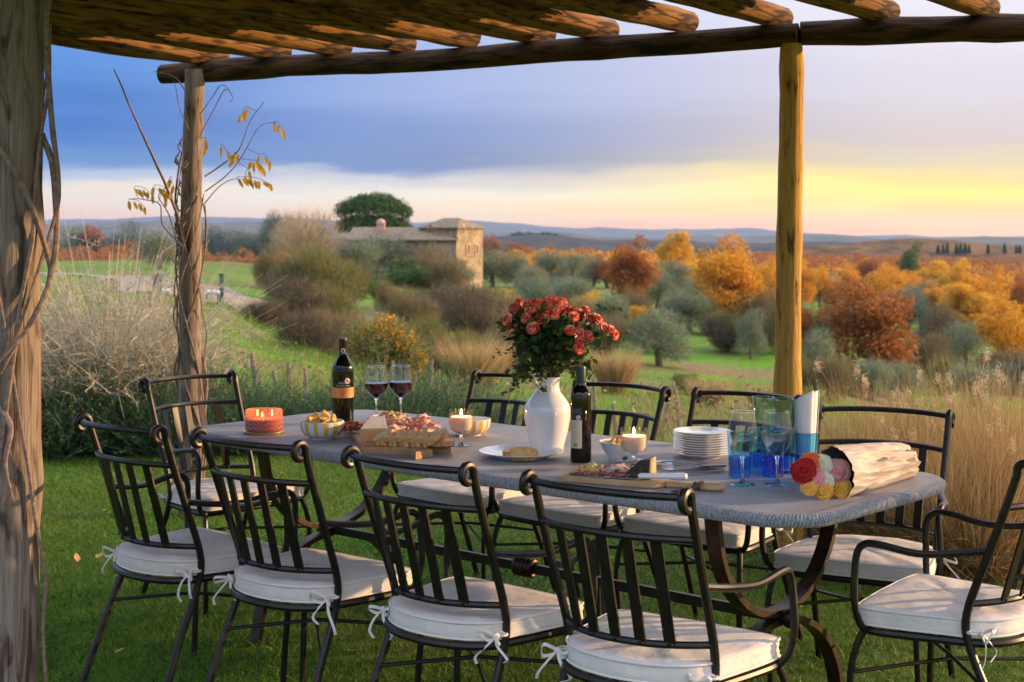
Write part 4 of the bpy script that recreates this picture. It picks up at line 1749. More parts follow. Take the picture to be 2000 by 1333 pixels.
def vase_bouquet():
    rs = random.Random(21)
    neck = Vector((VB.x, VB.y, TZ + .235))
    used = {}
    for k, (x, y) in enumerate(sorted(ROSES)):
        dd = VB.y + (rs.uniform(-.10, .06) if y < 640 else -.10)
        p = P(x, y, dd)
        t = thing('rose', (neck.x, neck.y, neck.z), 0, 'coral red rose in the white vase, %s of them from the left' % ORD[k], 'rose', 'coral roses in the white vase')
        e = p - neck
        mb = MB()
        mid = Vector((e.x * .35, e.y * .35, e.z * .55))
        mb.tube(smooth_path([Vector((rs.uniform(-.02, .02), rs.uniform(-.02, .02), -.05)), mid, e], 6), .0017, 6)
        mb.build('stem', M['stem'], t)
        ax = (Vector((e.x * 1.2, e.y - .11, e.z * .6))).normalized()
        mb = MB()
        rose_bloom(mb, e, ax, rs.uniform(.0165, .0215), rs)
        mb.build('bloom', M['rose_coral'], t)
        n = 9
        pos = np.array([list(mid + (e - mid) * rs.uniform(.0, .85) + Vector((rs.gauss(0, .022), rs.gauss(0, .022), rs.gauss(0, .012)))) for _ in range(n)])
        V, Q = cards(pos, .042, .026, droop=.3)
        fast('leaf_spray', V, Q, M['rose_leaf'], t)['kind'] = 'stuff'
    # leafy green filler
    for k in range(46):
        a = rs.uniform(0, 2 * PI)
        low = k < 20
        rr = rs.uniform(.10, .155) if low else rs.uniform(.05, .175)
        z = rs.uniform(-.05, .08) if low else rs.uniform(.04, .22)
        e = Vector((rr * math.cos(a), rr * math.sin(a) * .9, z))
        t = thing('leafy_sprig', neck, 0, 'leafy green sprig among the roses in the white vase', 'sprig', 'leafy sprigs in the white vase')
        mid = Vector((e.x * .45, e.y * .45, max(.05, e.z * .7 + .05)))
        path = smooth_path([Vector((0, 0, -.04)), mid, e], 8)
        mb = MB()
        mb.tube(path, .0011, 5)
        mb.build('stem', M['stem'], t)
        pos, d = [], []
        for q in path[5:]:
            for _ in range(4):
                pos.append(list(q + Vector((rs.gauss(0, .013), rs.gauss(0, .013), rs.gauss(0, .012)))))
        V, Q = cards(np.array(pos), .028 if low else .034, .013 if low else .019, droop=.2)
        fast('leaf_spray', V, Q, M['sprig_leaf'] if low else M['rose_leaf'], t)['kind'] = 'stuff'
    # long airy twigs
    for e in ((.262, -.02, .150), (.232, -.03, .235), (-.155, -.05, .16), (-.17, -.03, .09), (.20, .02, .10)):
        t = thing('airy_twig', neck, 0, 'long thin twig with small pointed leaves sticking out of the rose bouquet', 'twig', 'long twigs in the white vase')
        e = Vector(e)
        path = smooth_path([Vector((0, 0, -.03)), Vector((e.x * .5, e.y * .5, e.z * .85)), e], 9)
        mb = MB()
        mb.tube(path, .0009, 5)
        mb.build('stem', M['stem'], t)
        pos = np.array([list(q + Vector((rs.gauss(0, .006), rs.gauss(0, .006), rs.gauss(0, .008)))) for q in path[8:] for _ in range(2)])
        V, Q = cards(pos, .021, .008)
        fast('leaf_spray', V, Q, M['sprig_leaf'], t)['kind'] = 'stuff'


vase_bouquet()

# --- plate with toast


def plate_profile(r, h, sc=0):
    return [(0, .002), (r * .55, .002), (r * .58, 0), (r * .61, 0), (r * .63, .003), (r * .80, h * .55), (r, h - .001), (r + .0008, h), (r - .001, h + .0012), (r * .80, h * .55 + .003), (r * .66, .0065), (r * .6, .0055), (0, .005)]


pq = T(1018, 894)
pl = thing('plate', (pq.x, pq.y, TZ), 0, 'white scalloped dinner plate with two pieces of toast', 'plate')
mb = MB()
mb.lathe(plate_profile(.134, .022), 96, flute=.007, nfl=12)
mb.build('dish', M['white_china'], pl, 50)
for k, (x, y, a) in enumerate(((1010, 890, -12), (1022, 897, -8))):
    q = T(x, y, TZ + .01)
    o = slice_thing('toast', (q.x, q.y, TZ + .016 + .014 * k * .6), (R(30 * k + 8), 0, R(a)), .092, .045, .016, ['piece of toast on the white plate, mostly behind the other', 'piece of toast on the white plate, leaning in front of the other'][k], 'toast', 'toast on the white plate', (M['crust'], M['toast']), 60 + k)


def oil_bottle():
    b = on_table('oil_bottle', 1134.5, 902.5, 'slim dark olive oil bottle with a cream and green label', 'oil bottle')
    r = .0325
    mb = MB()
    mb.lathe([(0, .005), (.026, .001), (r - .003, 0), (r, .004), (r, .205), (r * .96, .215), (r * .78, .226), (.018, .235), (.0155, .245), (.0148, .262)], 48)
    mb.build('glass', M['oil_glass'], b)
    mb = MB()
    mb.lathe([(.0158, .250), (.0158, .292), (.0150, .2955), (0, .2960)], 32)
    mb.build('capsule', M['oil_capsule'], b)
    fa = math.atan2(-b.location.y, -b.location.x) - .52
    cyl_patch('upper_label', r + .0006, .133, .170, fa - .62, fa + .62, M['green_label'], b)
    cyl_patch('lower_label', r + .0007, .046, .1325, fa - .62, fa + .62, M['cream_label'], b)
    cyl_disc('round_seal', r, .141, fa + .28, .0068, M['white_print'], b, .001)
    mb = MB()
    mp = cyl_map(r + .0016, .141, fa + .28)
    mb.add([mp(*p, 0) for p in ((-.005, .002), (-.002, .005), (.005, -.002), (.002, -.005))], [(3, 2, 1, 0)])
    mb.build('seal_stripe', M['red_print'], b)
    for z in (.163, .157):
        cyl_patch('print_line', r + .0012, z, z + .0012, fa - .4, fa + .4, M['grey_print'], b, 8)
    rs = random.Random(3)
    for k in range(11):
        z = .122 - k * .0052
        if k in (3, 4):
            continue
        cyl_patch('print_line', r + .0012, z, z + .0011, fa - .48, fa - .48 + rs.uniform(.3, .95), M['grey_print'], b, 8)
    cyl_disc('print_mark', r, .107, fa - .32, .0028, M['red_print'], b, .0012)
    cyl_patch('organic_mark', r + .0012, .051, .061, fa - .28, fa + .18, M['green_print'], b, 8)


oil_bottle()

# --- the small board with knife, salami, ham and black-rinded cheese
sb_a = T(1096, 942)
sb_ang = math.atan2(T(1277, 956).y - sb_a.y, T(1277, 956).x - sb_a.x)
sz0 = TZ + .019


def small_board():
    o = thing('serving_board', (sb_a.x, sb_a.y, TZ), sb_ang, 'slim pale wooden serving board with a ring handle, under sliced salami', 'cutting board')
    pts = chaikin([Vector(q) for q in ((0, .002), (.008, -.004), (.265, -.004), (.285, .0), (.305, .05), (.285, .11), (.265, .115), (.008, .115), (0, .108))], 2)
    mb = MB()
    mb.prism(pts, 0, .019, .004)
    mb.build('board', M['olivewood'], o, 40)
    mb = MB()
    mb.prism(chaikin([Vector(q) for q in ((.295, .03), (.33, .038), (.40, .036), (.40, .064), (.33, .062), (.295, .075))], 1), .001, .018, .004)
    mb.build('handle', M['olivewood'], o, 40)
    mb = MB()
    pts = [(.428 + .030 * math.cos(t), .050 + .019 * math.sin(t), .0095) for t in np.linspace(0, 2 * PI, 25)[:-1]]
    mb.tube(pts, .0088, 10, closed=True)
    mb.build('handle_ring', M['olivewood'], o)
    c = thing('leather_cord', (sb_a.x, sb_a.y, TZ), sb_ang, 'dark leather cord tied round the handle of the serving board', 'cord')
    mb = MB()
    mb.tube(smooth_path([(.405, .05, .020), (.40, .02, .018), (.385, -.005, .006), (.37, -.03, .004), (.355, -.035, .003), (.365, -.045, .003)], 6), .0028, 7)
    mb.tube(smooth_path([(.405, .05, .021), (.395, .025, .020), (.375, .0, .005), (.352, -.015, .004), (.34, -.028, .003)], 6), .0028, 7)
    mb.tube([(.398, .05 + .021 * math.cos(t), .0105 + .0125 * math.sin(t)) for t in np.linspace(0, 2 * PI, 15)[:-1]], .0028, 7, closed=True)
    mb.ell((.392, .022, .020), (.008, .007, .006), 10, 7)
    mb.build('cord', M['leather'], c)


small_board()
CB, SB_ = math.cos(sb_ang), math.sin(sb_ang)


def onboard(u, v, z=0):
    return Vector((sb_a.x + CB * u - SB_ * v, sb_a.y + SB_ * u + CB * v, sz0 + z))


def knife():
    a, b = T(1112, 930, sz0), T(1246, 937, sz0 + .004)
    c = T(1341, 938, sz0 + .006)
    o = thing('knife', (0, 0, 0), 0, 'large knife with a white handle lying along the serving board', 'knife')
    d = (b - a)
    s = Vector((-d.y, d.x, 0)).normalized()
    mb = MB()
    V = []
    for t, w in ((0, .002), (.15, .012), (.5, .018), (.85, .021), (1.02, .021)):
        p = a + d * t
        for k, hh in ((0, .0), (1, .001), (2, .002)):
            V.append((p + s * (w * k / 2)) + Vector((0, 0, .0015 + hh)))
    mb.add(V, [(i * 3 + k, i * 3 + 3 + k, i * 3 + 4 + k, i * 3 + 1 + k) for i in range(4) for k in range(2)])
    bl = mb.build('blade', M['silver'], o)
    sd = bl.modifiers.new('thick', 'SOLIDIFY')
    sd.thickness = .0014
    mb = MB()
    e = c - b
    sec = [(0, .006, .009), (.05, .0085, .0115), (.3, .0075, .010), (.6, .009, .0115), (.9, .010, .0125), (.98, .008, .010), (1, .003, .004)]
    V, n = [], 12
    st = s
    for t, hh, ww in sec:
        p = b + e * t + st * .008 + Vector((0, 0, .009))
        for k in range(n):
            th = 2 * PI * k / n
            V.append(p + st * math.cos(th) * ww + Vector((0, 0, math.sin(th) * hh)))
    FA = [(i * n + k, i * n + (k + 1) % n, i * n + n + (k + 1) % n, i * n + n + k) for i in range(len(sec) - 1) for k in range(n)]
    FA += [tuple(range(n - 1, -1, -1)), tuple(range((len(sec) - 1) * n, len(sec) * n))]
    mb.add(V, FA)
    mb.build('handle', M['white_handle'], o)


knife()
for k in range(11):
    mb = MB()
    mb.prism([(.020 * math.cos(t), .017 * math.sin(t)) for t in np.linspace(0, 2 * PI, 19)[:-1]], -.0011, .0011, .0004)
    o = mb.build('salami_slice', M['salami'])
    o.location = onboard(.025 + .0155 * k, .040 + .002 * math.sin(k * 2), .006 + .001 * (k % 2))
    o.rotation_euler = (R(8), R(-16), sb_ang + .3 * math.sin(k))
    tag(o, 'thin salami slice in the overlapping row behind the knife blade', 'salami slice', 'salami slices on the serving board')
for k in range(5):
    mb = MB()
    mb.prism([(.030 * math.cos(t), .022 * math.sin(t)) for t in np.linspace(0, 2 * PI, 19)[:-1]], -.0011, .0011, .0004)
    o = mb.build('salami_slice', M['salami'])
    o.location = onboard(.075 + .014 * k, .095, .010 + .002 * k)
    o.rotation_euler = (R(14), R(-14), sb_ang + .2)
    tag(o, 'large salami slice lying behind the baked rings on the serving board', 'salami slice', 'large salami slices on the serving board')
for k, (u, v, z) in enumerate(((.028, .075, .010), (.048, .062, .012), (.066, .068, .014), (.052, .085, .012), (.078, .058, .010), (.085, .075, .014), (.036, .088, .010), (.062, .078, .022))):
    p = onboard(u, v, z)
    ring_biscuit(p, (rc.uniform(-.4, .4), rc.uniform(-.4, .4), rc.uniform(0, 6)), .0125, 'pale baked ring at the left end of the serving board', 'ring biscuits on the serving board')
for k, (u, v) in enumerate(((.125, .065), (.150, .060), (.170, .070), (.145, .085), (.168, .088))):
    p = onboard(u, v, .008 + .006 * (k % 2))
    fold('ham_slice', p, .034, M['pale_ham'], 'pale folded ham slice beside the black-rinded cheese', 'ham', 'pale ham slices on the serving board', 80 + k)


def black_cheese():
    p = onboard(.195, .05)
    o = thing('cheese_wedge', p, sb_ang + .1, 'steep wedge of cheese with a black rind at the right of the serving board', 'cheese')
    mb = MB()
    V = [(-.03, -.012, 0), (.055, -.02, 0), (.062, .035, 0), (-.02, .03, 0), (.028, -.016, .052), (.058, -.018, .058), (.062, .03, .058), (.03, .03, .052)]
    mb.add(V, [(3, 2, 1, 0), (0, 1, 5, 4), (2, 3, 7, 6), (3, 0, 4, 7), (4, 5, 6, 7)])
    mb.build('rind', M['black_rind'], o, 25)
    mb = MB()
    mb.add([(.0555, -.02, 0.001), (.0625, .035, 0.001), (.0625, .03, .058), (.0585, -.018, .058)], [(0, 1, 2, 3)])
    c = mb.build('cut_face', M['cheese'], o, 25)
    sd = c.modifiers.new('thick', 'SOLIDIFY')
    sd.thickness = .002


black_cheese()


def fork(loc, rz, label):
    o = thing('fork', loc, rz, label, 'fork', 'forks fanned out beside the serving board')
    mb = MB()
    mb.bar(smooth_path([(.02, 0, .004), (.06, 0, .007), (.10, 0, .005), (.165, 0, .002)], 4), .008, .002, (0, 1, 0))
    mb.build('handle', M['silver'], o)
    mb = MB()
    mb.bar(smooth_path([(.022, 0, .004), (.010, 0, .0025), (-.004, 0, .003)], 4), .021, .0016, (0, 1, 0))
    for k in range(4):
        y = -.009 + .006 * k
        mb.bar(smooth_path([(-.003, y, .003), (-.02, y, .004), (-.040, y * .95, .009)], 4), .0026, .0014, (0, 1, 0))
    mb.build('tines', M['silver'], o)


def table_knife(loc, rz, label):
    o = thing('table_knife', loc, rz, label, 'knife', 'table knives fanned out beside the plates')
    mb = MB()
    mb.prism(chaikin([Vector(q) for q in ((0, -.008), (-.07, -.009), (-.10, -.005), (-.105, .004), (-.09, .008), (0, .007))], 1), .001, .0026, .0006)
    mb.build('blade', M['silver'], o)
    mb = MB()
    mb.bar(smooth_path([(0, 0, .003), (.03, 0, .004), (.095, 0, .004)], 4), .012, .005, (0, 1, 0))
    mb.build('handle', M['silver'], o)


for k in range(5):
    q = T(1262 + 4 * k, 905 + 2.4 * k)
    fork((q.x, q.y, TZ + .001 + .004 * k), R(-38 + 9 * k), '%s fork from the back in the fan by the black-rinded cheese' % ORD[k])
for k in range(5):
    q = T(1352 + 2 * k, 913 + 2.8 * k)
    table_knife((q.x, q.y, TZ + .001 + .003 * k), R(-14 + 9 * k), '%s table knife from the plate stack in the fan of knives' % ORD[k])

# --- stack of plates
sp = T(1371, 893)
pm = MB()
pm.lathe(plate_profile(.0905, .016), 72, flute=.005, nfl=12)
pmesh = pm.mesh('stacked_plate', M['white_china'], 50)
NPL = 10
for k in range(NPL):
    o = bpy.data.objects.new('stacked_plate', pmesh)
    COL.objects.link(o)
    o.location = (sp.x + .0012 * math.sin(k * 2.1), sp.y + .0012 * math.cos(k * 1.7), TZ + .0076 * k)
    o.rotation_euler = (0, 0, k * 1.1)
    n = NPL - 1 - k
    lab = 'topmost white plate of the stack' if n == 0 else ('bottom white plate of the stack' if k == 0 else '%s white plate from the top of the stack' % ORD[n])
    tag(o, lab, 'plate', 'white plates in a stack')

# --- blue tumblers


def tumbler(px, py, h, r, label, top='blue_glass', z=TZ):
    o = on_table('tumbler', px, py, label, 'tumbler', 'blue glass tumblers')
    o.location.z = z
    nf = 10
    mb = MB()
    mb.lathe([(0, .001), (r * .80, 0), (r * .84, .003), (r * .86, h * .12), (r * .90, h * .45)], 60, (0, 0, 0), .03, nf)
    mb.lathe([(0, .014), (r * .76, .014), (r * .80, h * .3), (r * .86, h * .45)], 40)
    mb.build('faceted_base', M['blue_base' if top == 'blue_glass' else top], o)
    mb = MB()
    mb.lathe([(r * .90, h * .45), (r * .91, h * .5), (r * .95, h * .56), (r * .955, h * .6), (r, h), (r - .0012, h + .001), (r - .0024, h), (r * .90, h * .5)], 48)
    mb.build('glass_wall', M[top], o)
    mb = MB()
    mb.tube([((r - .001) * math.cos(t), (r - .001) * math.sin(t), h) for t in np.linspace(0, 2 * PI, 41)[:-1]], .0010, 6, closed=True)
    mb.build('rim', M['glass_cut'], o)
    return o


tumbler(1445, 931, .128, .0365, 'blue tumbler behind the empty wine glass nearest the plates')
tumbler(1510, 931, .128, .0365, 'blue tumbler behind the empty wine glass nearest the roses')
tumbler(1485, 922, .128, .0365, 'blue tumbler at the back holding a stacked pale teal tumbler')
tumbler(1528, 923, .128, .0365, 'blue tumbler at the back next to the napkin glass')
nt_ = tumbler(1574, 922, .118, .0395, 'blue tumbler holding rolled white paper napkins')
tumbler(1490, 922, .150, .0345, 'pale teal tumbler stacked upright at the back, nearest the plates', 'teal_glass', TZ + .072)
tumbler(1528, 923, .145, .0335, 'pale teal tumbler stacked upright at the back, beside the napkins', 'teal_glass', TZ + .072)


def napkins():
    c = nt_.location
    o = thing('napkin_roll', (c.x, c.y, TZ + .016), 0, 'roll of white paper napkins standing in a blue tumbler', 'napkins')
    for k in range(4):
        mb = MB()
        off = k * 1.3

        def fn(u, v):
            a = off + u * 2 * PI * .82
            r0 = .030 - .004 * k + .010 * v - .003 * u
            top = .232 - .025 * (1 + math.cos(a - 2.6)) * .8 - .006 * k
            r1 = r0 * (1 + .05 * math.sin(a * 2 + k))
            return (r1 * math.cos(a) + .002 * v, r1 * math.sin(a), v * top)
        mb.grid(fn, 28, 8)
        s = mb.build('napkin', M['napkin'], o, 60)
        sd = s.modifiers.new('thick', 'SOLIDIFY')
        sd.thickness = .0014


napkins()

# --- the wrapped roses
WA, WBp = T(1648, 966), T(1772, 930)


def wrapped_bouquet():
    w = thing('bouquet_wrap', (0, 0, 0), 0, 'crinkled beige paper wrapped round the multicoloured roses on the table', 'wrapping paper')
    ax = (WBp - WA)
    ax.z = 0
    L = ax.length
    ax.normalize()
    side = Vector((-ax.y, ax.x, 0))
    rs = np.random.default_rng(8)
    ph = rs.uniform(0, 6, 8)

    def tube_fn(inner):
        def fn(u, v):
            th = u * 2 * PI
            rw = .076 - .016 * v ** 1.5
            rh = .070 - .020 * v ** 1.3
            if v > .93:
                rw *= 1 - (v - .93) * 4
                rh *= 1 - (v - .93) * 3
            q0 = Vector((math.cos(th) * 1.6, math.sin(th) * 1.6, v * 3.4))
            q0 = Vector((q0.x * 1.5, q0.y * 1.5, q0.z * .42))
            cr = .019 * (abs(mnoise.noise(q0)) + .5 * abs(mnoise.noise(q0 * 2.1 + Vector((3, 1, 5 + v * 2))))) * (0 if inner else 1)
            k = .78 if inner else 1
            cz, sz_ = math.sin(th), math.cos(th)
            z = max(-rh * (.80 if inner else .92), (rh * cz - cr * .6) * k) + rh * .93
            slant = .035 * (sz_ * .9 - cz * .3)
            return WA + ax * (L * (v * 1.12 - .12) + slant * (1 - v) - .0) + side * ((rw * k - cr) * sz_) + Vector((0, 0, z + .002))
        return fn
    mb = MB()
    mb.grid(tube_fn(False), 110, 44)
    o = mb.build('paper_sleeve', M['paper'], w, 22)
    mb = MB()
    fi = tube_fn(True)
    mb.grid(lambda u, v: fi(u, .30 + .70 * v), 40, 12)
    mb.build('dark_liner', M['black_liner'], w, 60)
    f = tube_fn(False)
    ring = [f(i / 40, 1.0) for i in range(40)]
    mb = MB()
    cc = sum((Vector(q) for q in ring), Vector()) / 40 + ax * .01
    mb.add(list(ring) + [cc], [(i, (i + 1) % 40, 40) for i in range(40)])
    mb.build('folded_end', M['paper'], w, 22)
    spec = [(1569, 920, .0235, 'rose_red', 'dark red rose in the wrapped bunch, beside the wine glass', -.02),
            (1583, 905, .021, 'rose_orange', 'vivid orange rose at the top of the wrapped bunch', .01),
            (1605, 908, .020, 'rose_cream', 'large cream white rose at the top of the wrapped bunch', .0),
            (1635, 922, .025, 'rose_pink', 'largest pink rose of the wrapped bunch, beside the paper edge', -.012),
            (1590, 935, .019, 'rose_pink', 'smaller pink rose low in the middle of the wrapped bunch', -.025),
            (1612, 940, .0155, 'rose_cream', 'small cream rose under the pink one in the wrapped bunch', -.03),
            (1580, 953, .015, 'rose_yellow', 'small amber rose at the left bottom of the wrapped bunch', -.03),
            (1608, 957, .019, 'rose_yellow', 'amber yellow rose at the bottom middle of the wrapped bunch', -.035),
            (1640, 956, .021, 'rose_yellow', 'peach amber rose at the bottom right of the wrapped bunch', -.025)]
    rr = random.Random(9)
    inside = WA + ax * .16 + Vector((0, 0, .05))
    for (x, y, r, m, lab, dy) in spec:
        y0 = WA.y + (x - 1625) / 700 * .42 + .02
        p = P(x, y, y0 + dy - .060)
        p.z = max(p.z, TZ + r * .95)
        t = thing('rose', p, 0, lab, 'rose', 'roses wrapped in paper')
        axs = (Vector((-ax.x * .55 + .05, -1.0, .22)))
        mb = MB()
        rose_bloom(mb, (0, 0, 0), axs, r * 1.34, rr, ((.27, 3), (.44, 4), (.64, 5), (.86, 6), (1.08, 6)))
        mb.build('bloom', M[m], t)
        mb = MB()
        mb.tube([(0, .004, -.002), tuple((inside - p))], .0025, 6)
        mb.build('stem', M['stem'], t)


wrapped_bouquet()

# ------------------------------------------------------------------ lawn, borders and meadow
M['lawn'] = leaf_mat('lawn_blade', [(.028, .082, .008), (.06, .15, .012), (.12, .20, .022), (.25, .23, .055)], .4, .5, .9)
M['meadow'] = leaf_mat('meadow_blade', [(.06, .155, .012), (.11, .25, .018), (.17, .27, .03), (.28, .25, .08)], .35, .6, .35)
M['dryweed'] = leaf_mat('dry_weed', [(.20, .13, .065), (.34, .24, .13), (.26, .15, .09), (.15, .14, .05)], .25, .8)
M['tan_grass'] = leaf_mat('tan_grass', [(.46, .30, .13), (.62, .43, .21), (.30, .19, .07), (.20, .17, .06)], .35, .7)
M['plume'] = leaf_mat('grass_plume', [(.58, .44, .28), (.70, .56, .38)], .4, .9)
M['sage'] = leaf_mat('dry_sage_stem', [(.40, .33, .23), (.52, .44, .32), (.30, .27, .18), (.46, .39, .30)], .2, .9)
M['sage_leaf'] = leaf_mat('sage_leaf', [(.14, .18, .11), (.26, .28, .18), (.42, .36, .26), (.30, .25, .30)], .25, .8)
M['rosemary'] = leaf_mat('rosemary_leaf', [(.030, .070, .028), (.055, .11, .04), (.10, .16, .07), (.07, .12, .065)], .25, .6)
M['olive'] = leaf_mat('olive_leaf', [(.095, .125, .070), (.17, .20, .115), (.24, .27, .17), (.12, .15, .07)], .3, .6)
M['olive_dark'] = leaf_mat('dark_olive_leaf', [(.055, .08, .05), (.10, .13, .085), (.15, .18, .12)], .3, .6)
M['orange'] = leaf_mat('orange_leaf', [(.50, .18, .008), (.64, .28, .012), (.60, .34, .03), (.40, .14, .012)], .4, .6, .4)
M['russet'] = leaf_mat('russet_leaf', [(.30, .085, .015), (.42, .14, .02), (.24, .10, .03), (.36, .17, .03)], .4, .6, .4)
M['amber'] = leaf_mat('amber_leaf', [(.62, .33, .015), (.70, .42, .03), (.50, .24, .015)], .45, .6)
M['pine'] = leaf_mat('pine_needle', [(.022, .055, .012), (.04, .095, .018), (.06, .12, .025)], .15, .6)
M['bush'] = leaf_mat('green_leaf', [(.04, .085, .018), (.08, .14, .03), (.12, .17, .035)], .3, .6)
M['scrub'] = leaf_mat('scrub_twig', [(.13, .10, .055), (.22, .17, .09), (.17, .15, .06), (.25, .16, .07)], .25, .8)
M['scrub_green'] = leaf_mat('scrub_green', [(.09, .11, .035), (.16, .17, .05), (.25, .20, .06), (.13, .12, .05)], .3, .8)
M['scrub_dark'] = leaf_mat('scrub_dark', [(.075, .06, .04), (.13, .10, .065), (.17, .125, .075)], .25, .8)
M['bare'] = leaf_mat('bare_twig', [(.32, .23, .13), (.46, .34, .18), (.26, .19, .12)], .2, .8)
M['bark'] = mat('tree_bark', (.09, .07, .055), (.17, .13, .10), .9, 12, 0, .5, .02)
M['leaf_fall'] = mat('fallen_leaf', (.50, .22, .04), (.62, .33, .08), .7, 60)


def lawn():
    n = 270000
    rng = np.random.default_rng(2)
    D = 2.1 + (9.9 - 2.1) * rng.random(n * 2) ** .8
    X = rng.uniform(-1, 1, n * 2) * (D * .37 + .35) - (rng.random(n * 2) < .22) * rng.uniform(0, 2.2, n * 2)
    keep = rng.random(n * 2) < np.clip(.40 + (X * 0) + (D * .37 + .35) / 7, 0, 1)
    D, X = D[keep][:n], X[keep][:n]
    n = len(D)
    Z = ground_z(X, D)
    base = np.stack([X, D, Z - .003], 1)
    patch = .5 + .5 * np.sin(X * 2.3 + 1) * np.sin(D * 1.9) + .25 * np.sin(X * 6 + D * 5)
    d = np.stack([rng.normal(0, .42, n), rng.normal(0, .42, n), np.ones(n)], 1)
    L = rng.uniform(.020, .045, n) * (.85 + .3 * patch)
    W = rng.uniform(.0022, .0040, n) * (1 + D * .05)
    bend = rng.normal(0, 1, (n, 3)) * np.array([.45, .45, .12]) - np.array([0, 0, .12])
    V, Q = strips(base, d, L, W, bend, 2, rng)
    o = fast('lawn_grass', V, Q, M['lawn'])
    o['kind'] = 'stuff'


lawn()


def meadow():
    rng = np.random.default_rng(5)
    n = 90000
    D = 9.7 * (60 / 9.7) ** rng.random(n)
    X = rng.uniform(-1, 1, n) * (D * .36 + .4)
    Z = ground_z(X, D)
    base = np.stack([X, D, Z - .01], 1)
    d = np.stack([rng.normal(0, .4, n), rng.normal(0, .4, n), np.ones(n)], 1)
    k = np.clip(D / 22, .5, 2.2)
    L = rng.uniform(.08, .20, n) * np.clip(k, .7, 1.5)
    W = .007 * k * rng.uniform(.7, 1.3, n)
    V, Q = strips(base, d, L, W, rng.normal(0, .35, (n, 3)), 2, rng)
    o = fast('meadow_grass', V, Q, M['meadow'])
    o['kind'] = 'stuff'
    # dry stalks standing in the rough ground beyond the lawn
    n = 15000
    D = rng.uniform(10.3, 27, n)
    px = rng.uniform(360, 2050, n)
    X = (px - 1000) / F * D
    cl = np.sin(X * 1.7 + 2) * np.sin(D * .8 + 1) + .6 * np.sin(X * .6 + D * .5) + rng.normal(0, .35, n)
    lim = np.where(px < 900, 20, np.where(px < 1600, 27, 16))
    k = (cl > np.where(px < 900, .55, .8)) & (D < lim)
    X, D = X[k], D[k]
    n = len(X)
    base = np.stack([X, D, ground_z(X, D) - .02], 1)
    d = np.stack([rng.normal(0, .22, n), rng.normal(0, .22, n), np.ones(n)], 1)
    V, Q = strips(base, d, rng.uniform(.22, .62, n), rng.uniform(.005, .011, n), rng.normal(0, .2, (n, 3)), 3, rng)
    s = rng.random(n) < .6
    pos = base + unit(d) * rng.uniform(.25, .6, n)[:, None] + rng.normal(0, .03, (n, 3))
    V2, Q2 = cards(pos[s], .07, .03, rng)
    V, Q = join((V, Q), (V2, Q2))
    o = fast('dry_weeds', V, Q, M['dryweed'])
    o['kind'] = 'stuff'


meadow()


def gravel_track():
    m = mat('pale_gravel', (.15, .115, .085), (.26, .205, .15), .95, 1.2, 0, .3, .05, detail=8)
    pts = [(240, 556), (300, 566), (360, 572), (420, 570), (470, 566), (520, 574), (545, 584)]
    rows = [(170, 520, 527), (260, 523, 534), (330, 536, 560), (380, 545, 580), (430, 548, 590), (480, 556, 592), (515, 572, 590), (540, 580, 588)]
    # a lane about four metres wide crossing the field 60-100 m off
    cl = [(-38, 112), (-29, 104), (-22, 92), (-17.5, 80), (-14.5, 72), (-11.5, 66), (-9.5, 60), (-8.6, 55)]
    wd = [4, 4, 5, 7, 9, 8, 5, 3]
    V, Q = [], []
    p = smooth_path([(a, b, 0) for a, b in cl], 6)
    ww = np.interp(np.linspace(0, 1, len(p)), np.linspace(0, 1, len(wd)), wd)
    for i, q in enumerate(p):
        t = (p[min(i + 1, len(p) - 1)] - p[max(i - 1, 0)]).normalized()
        s = Vector((-t.y, t.x, 0))
        for k in range(9):
            e = q + s * ww[i] * (k / 8 - .5)
            V.append((e.x, e.y, gz(e.x, e.y) + .06))
    for i in range(len(p) - 1):
        for k in range(8):
            Q.append((i * 9 + k, i * 9 + k + 1, i * 9 + 10 + k, i * 9 + 9 + k))
    o = fast('gravel_track', V, Q, m, smooth=True)
    o['kind'] = 'structure'


gravel_track()


def plant_root(name, X, Y, label, cat, group, rz=0, scale=None, dz=0):
    return thing(name, (X, Y, gz(X, Y) + dz), rz, label, cat, group, scale)


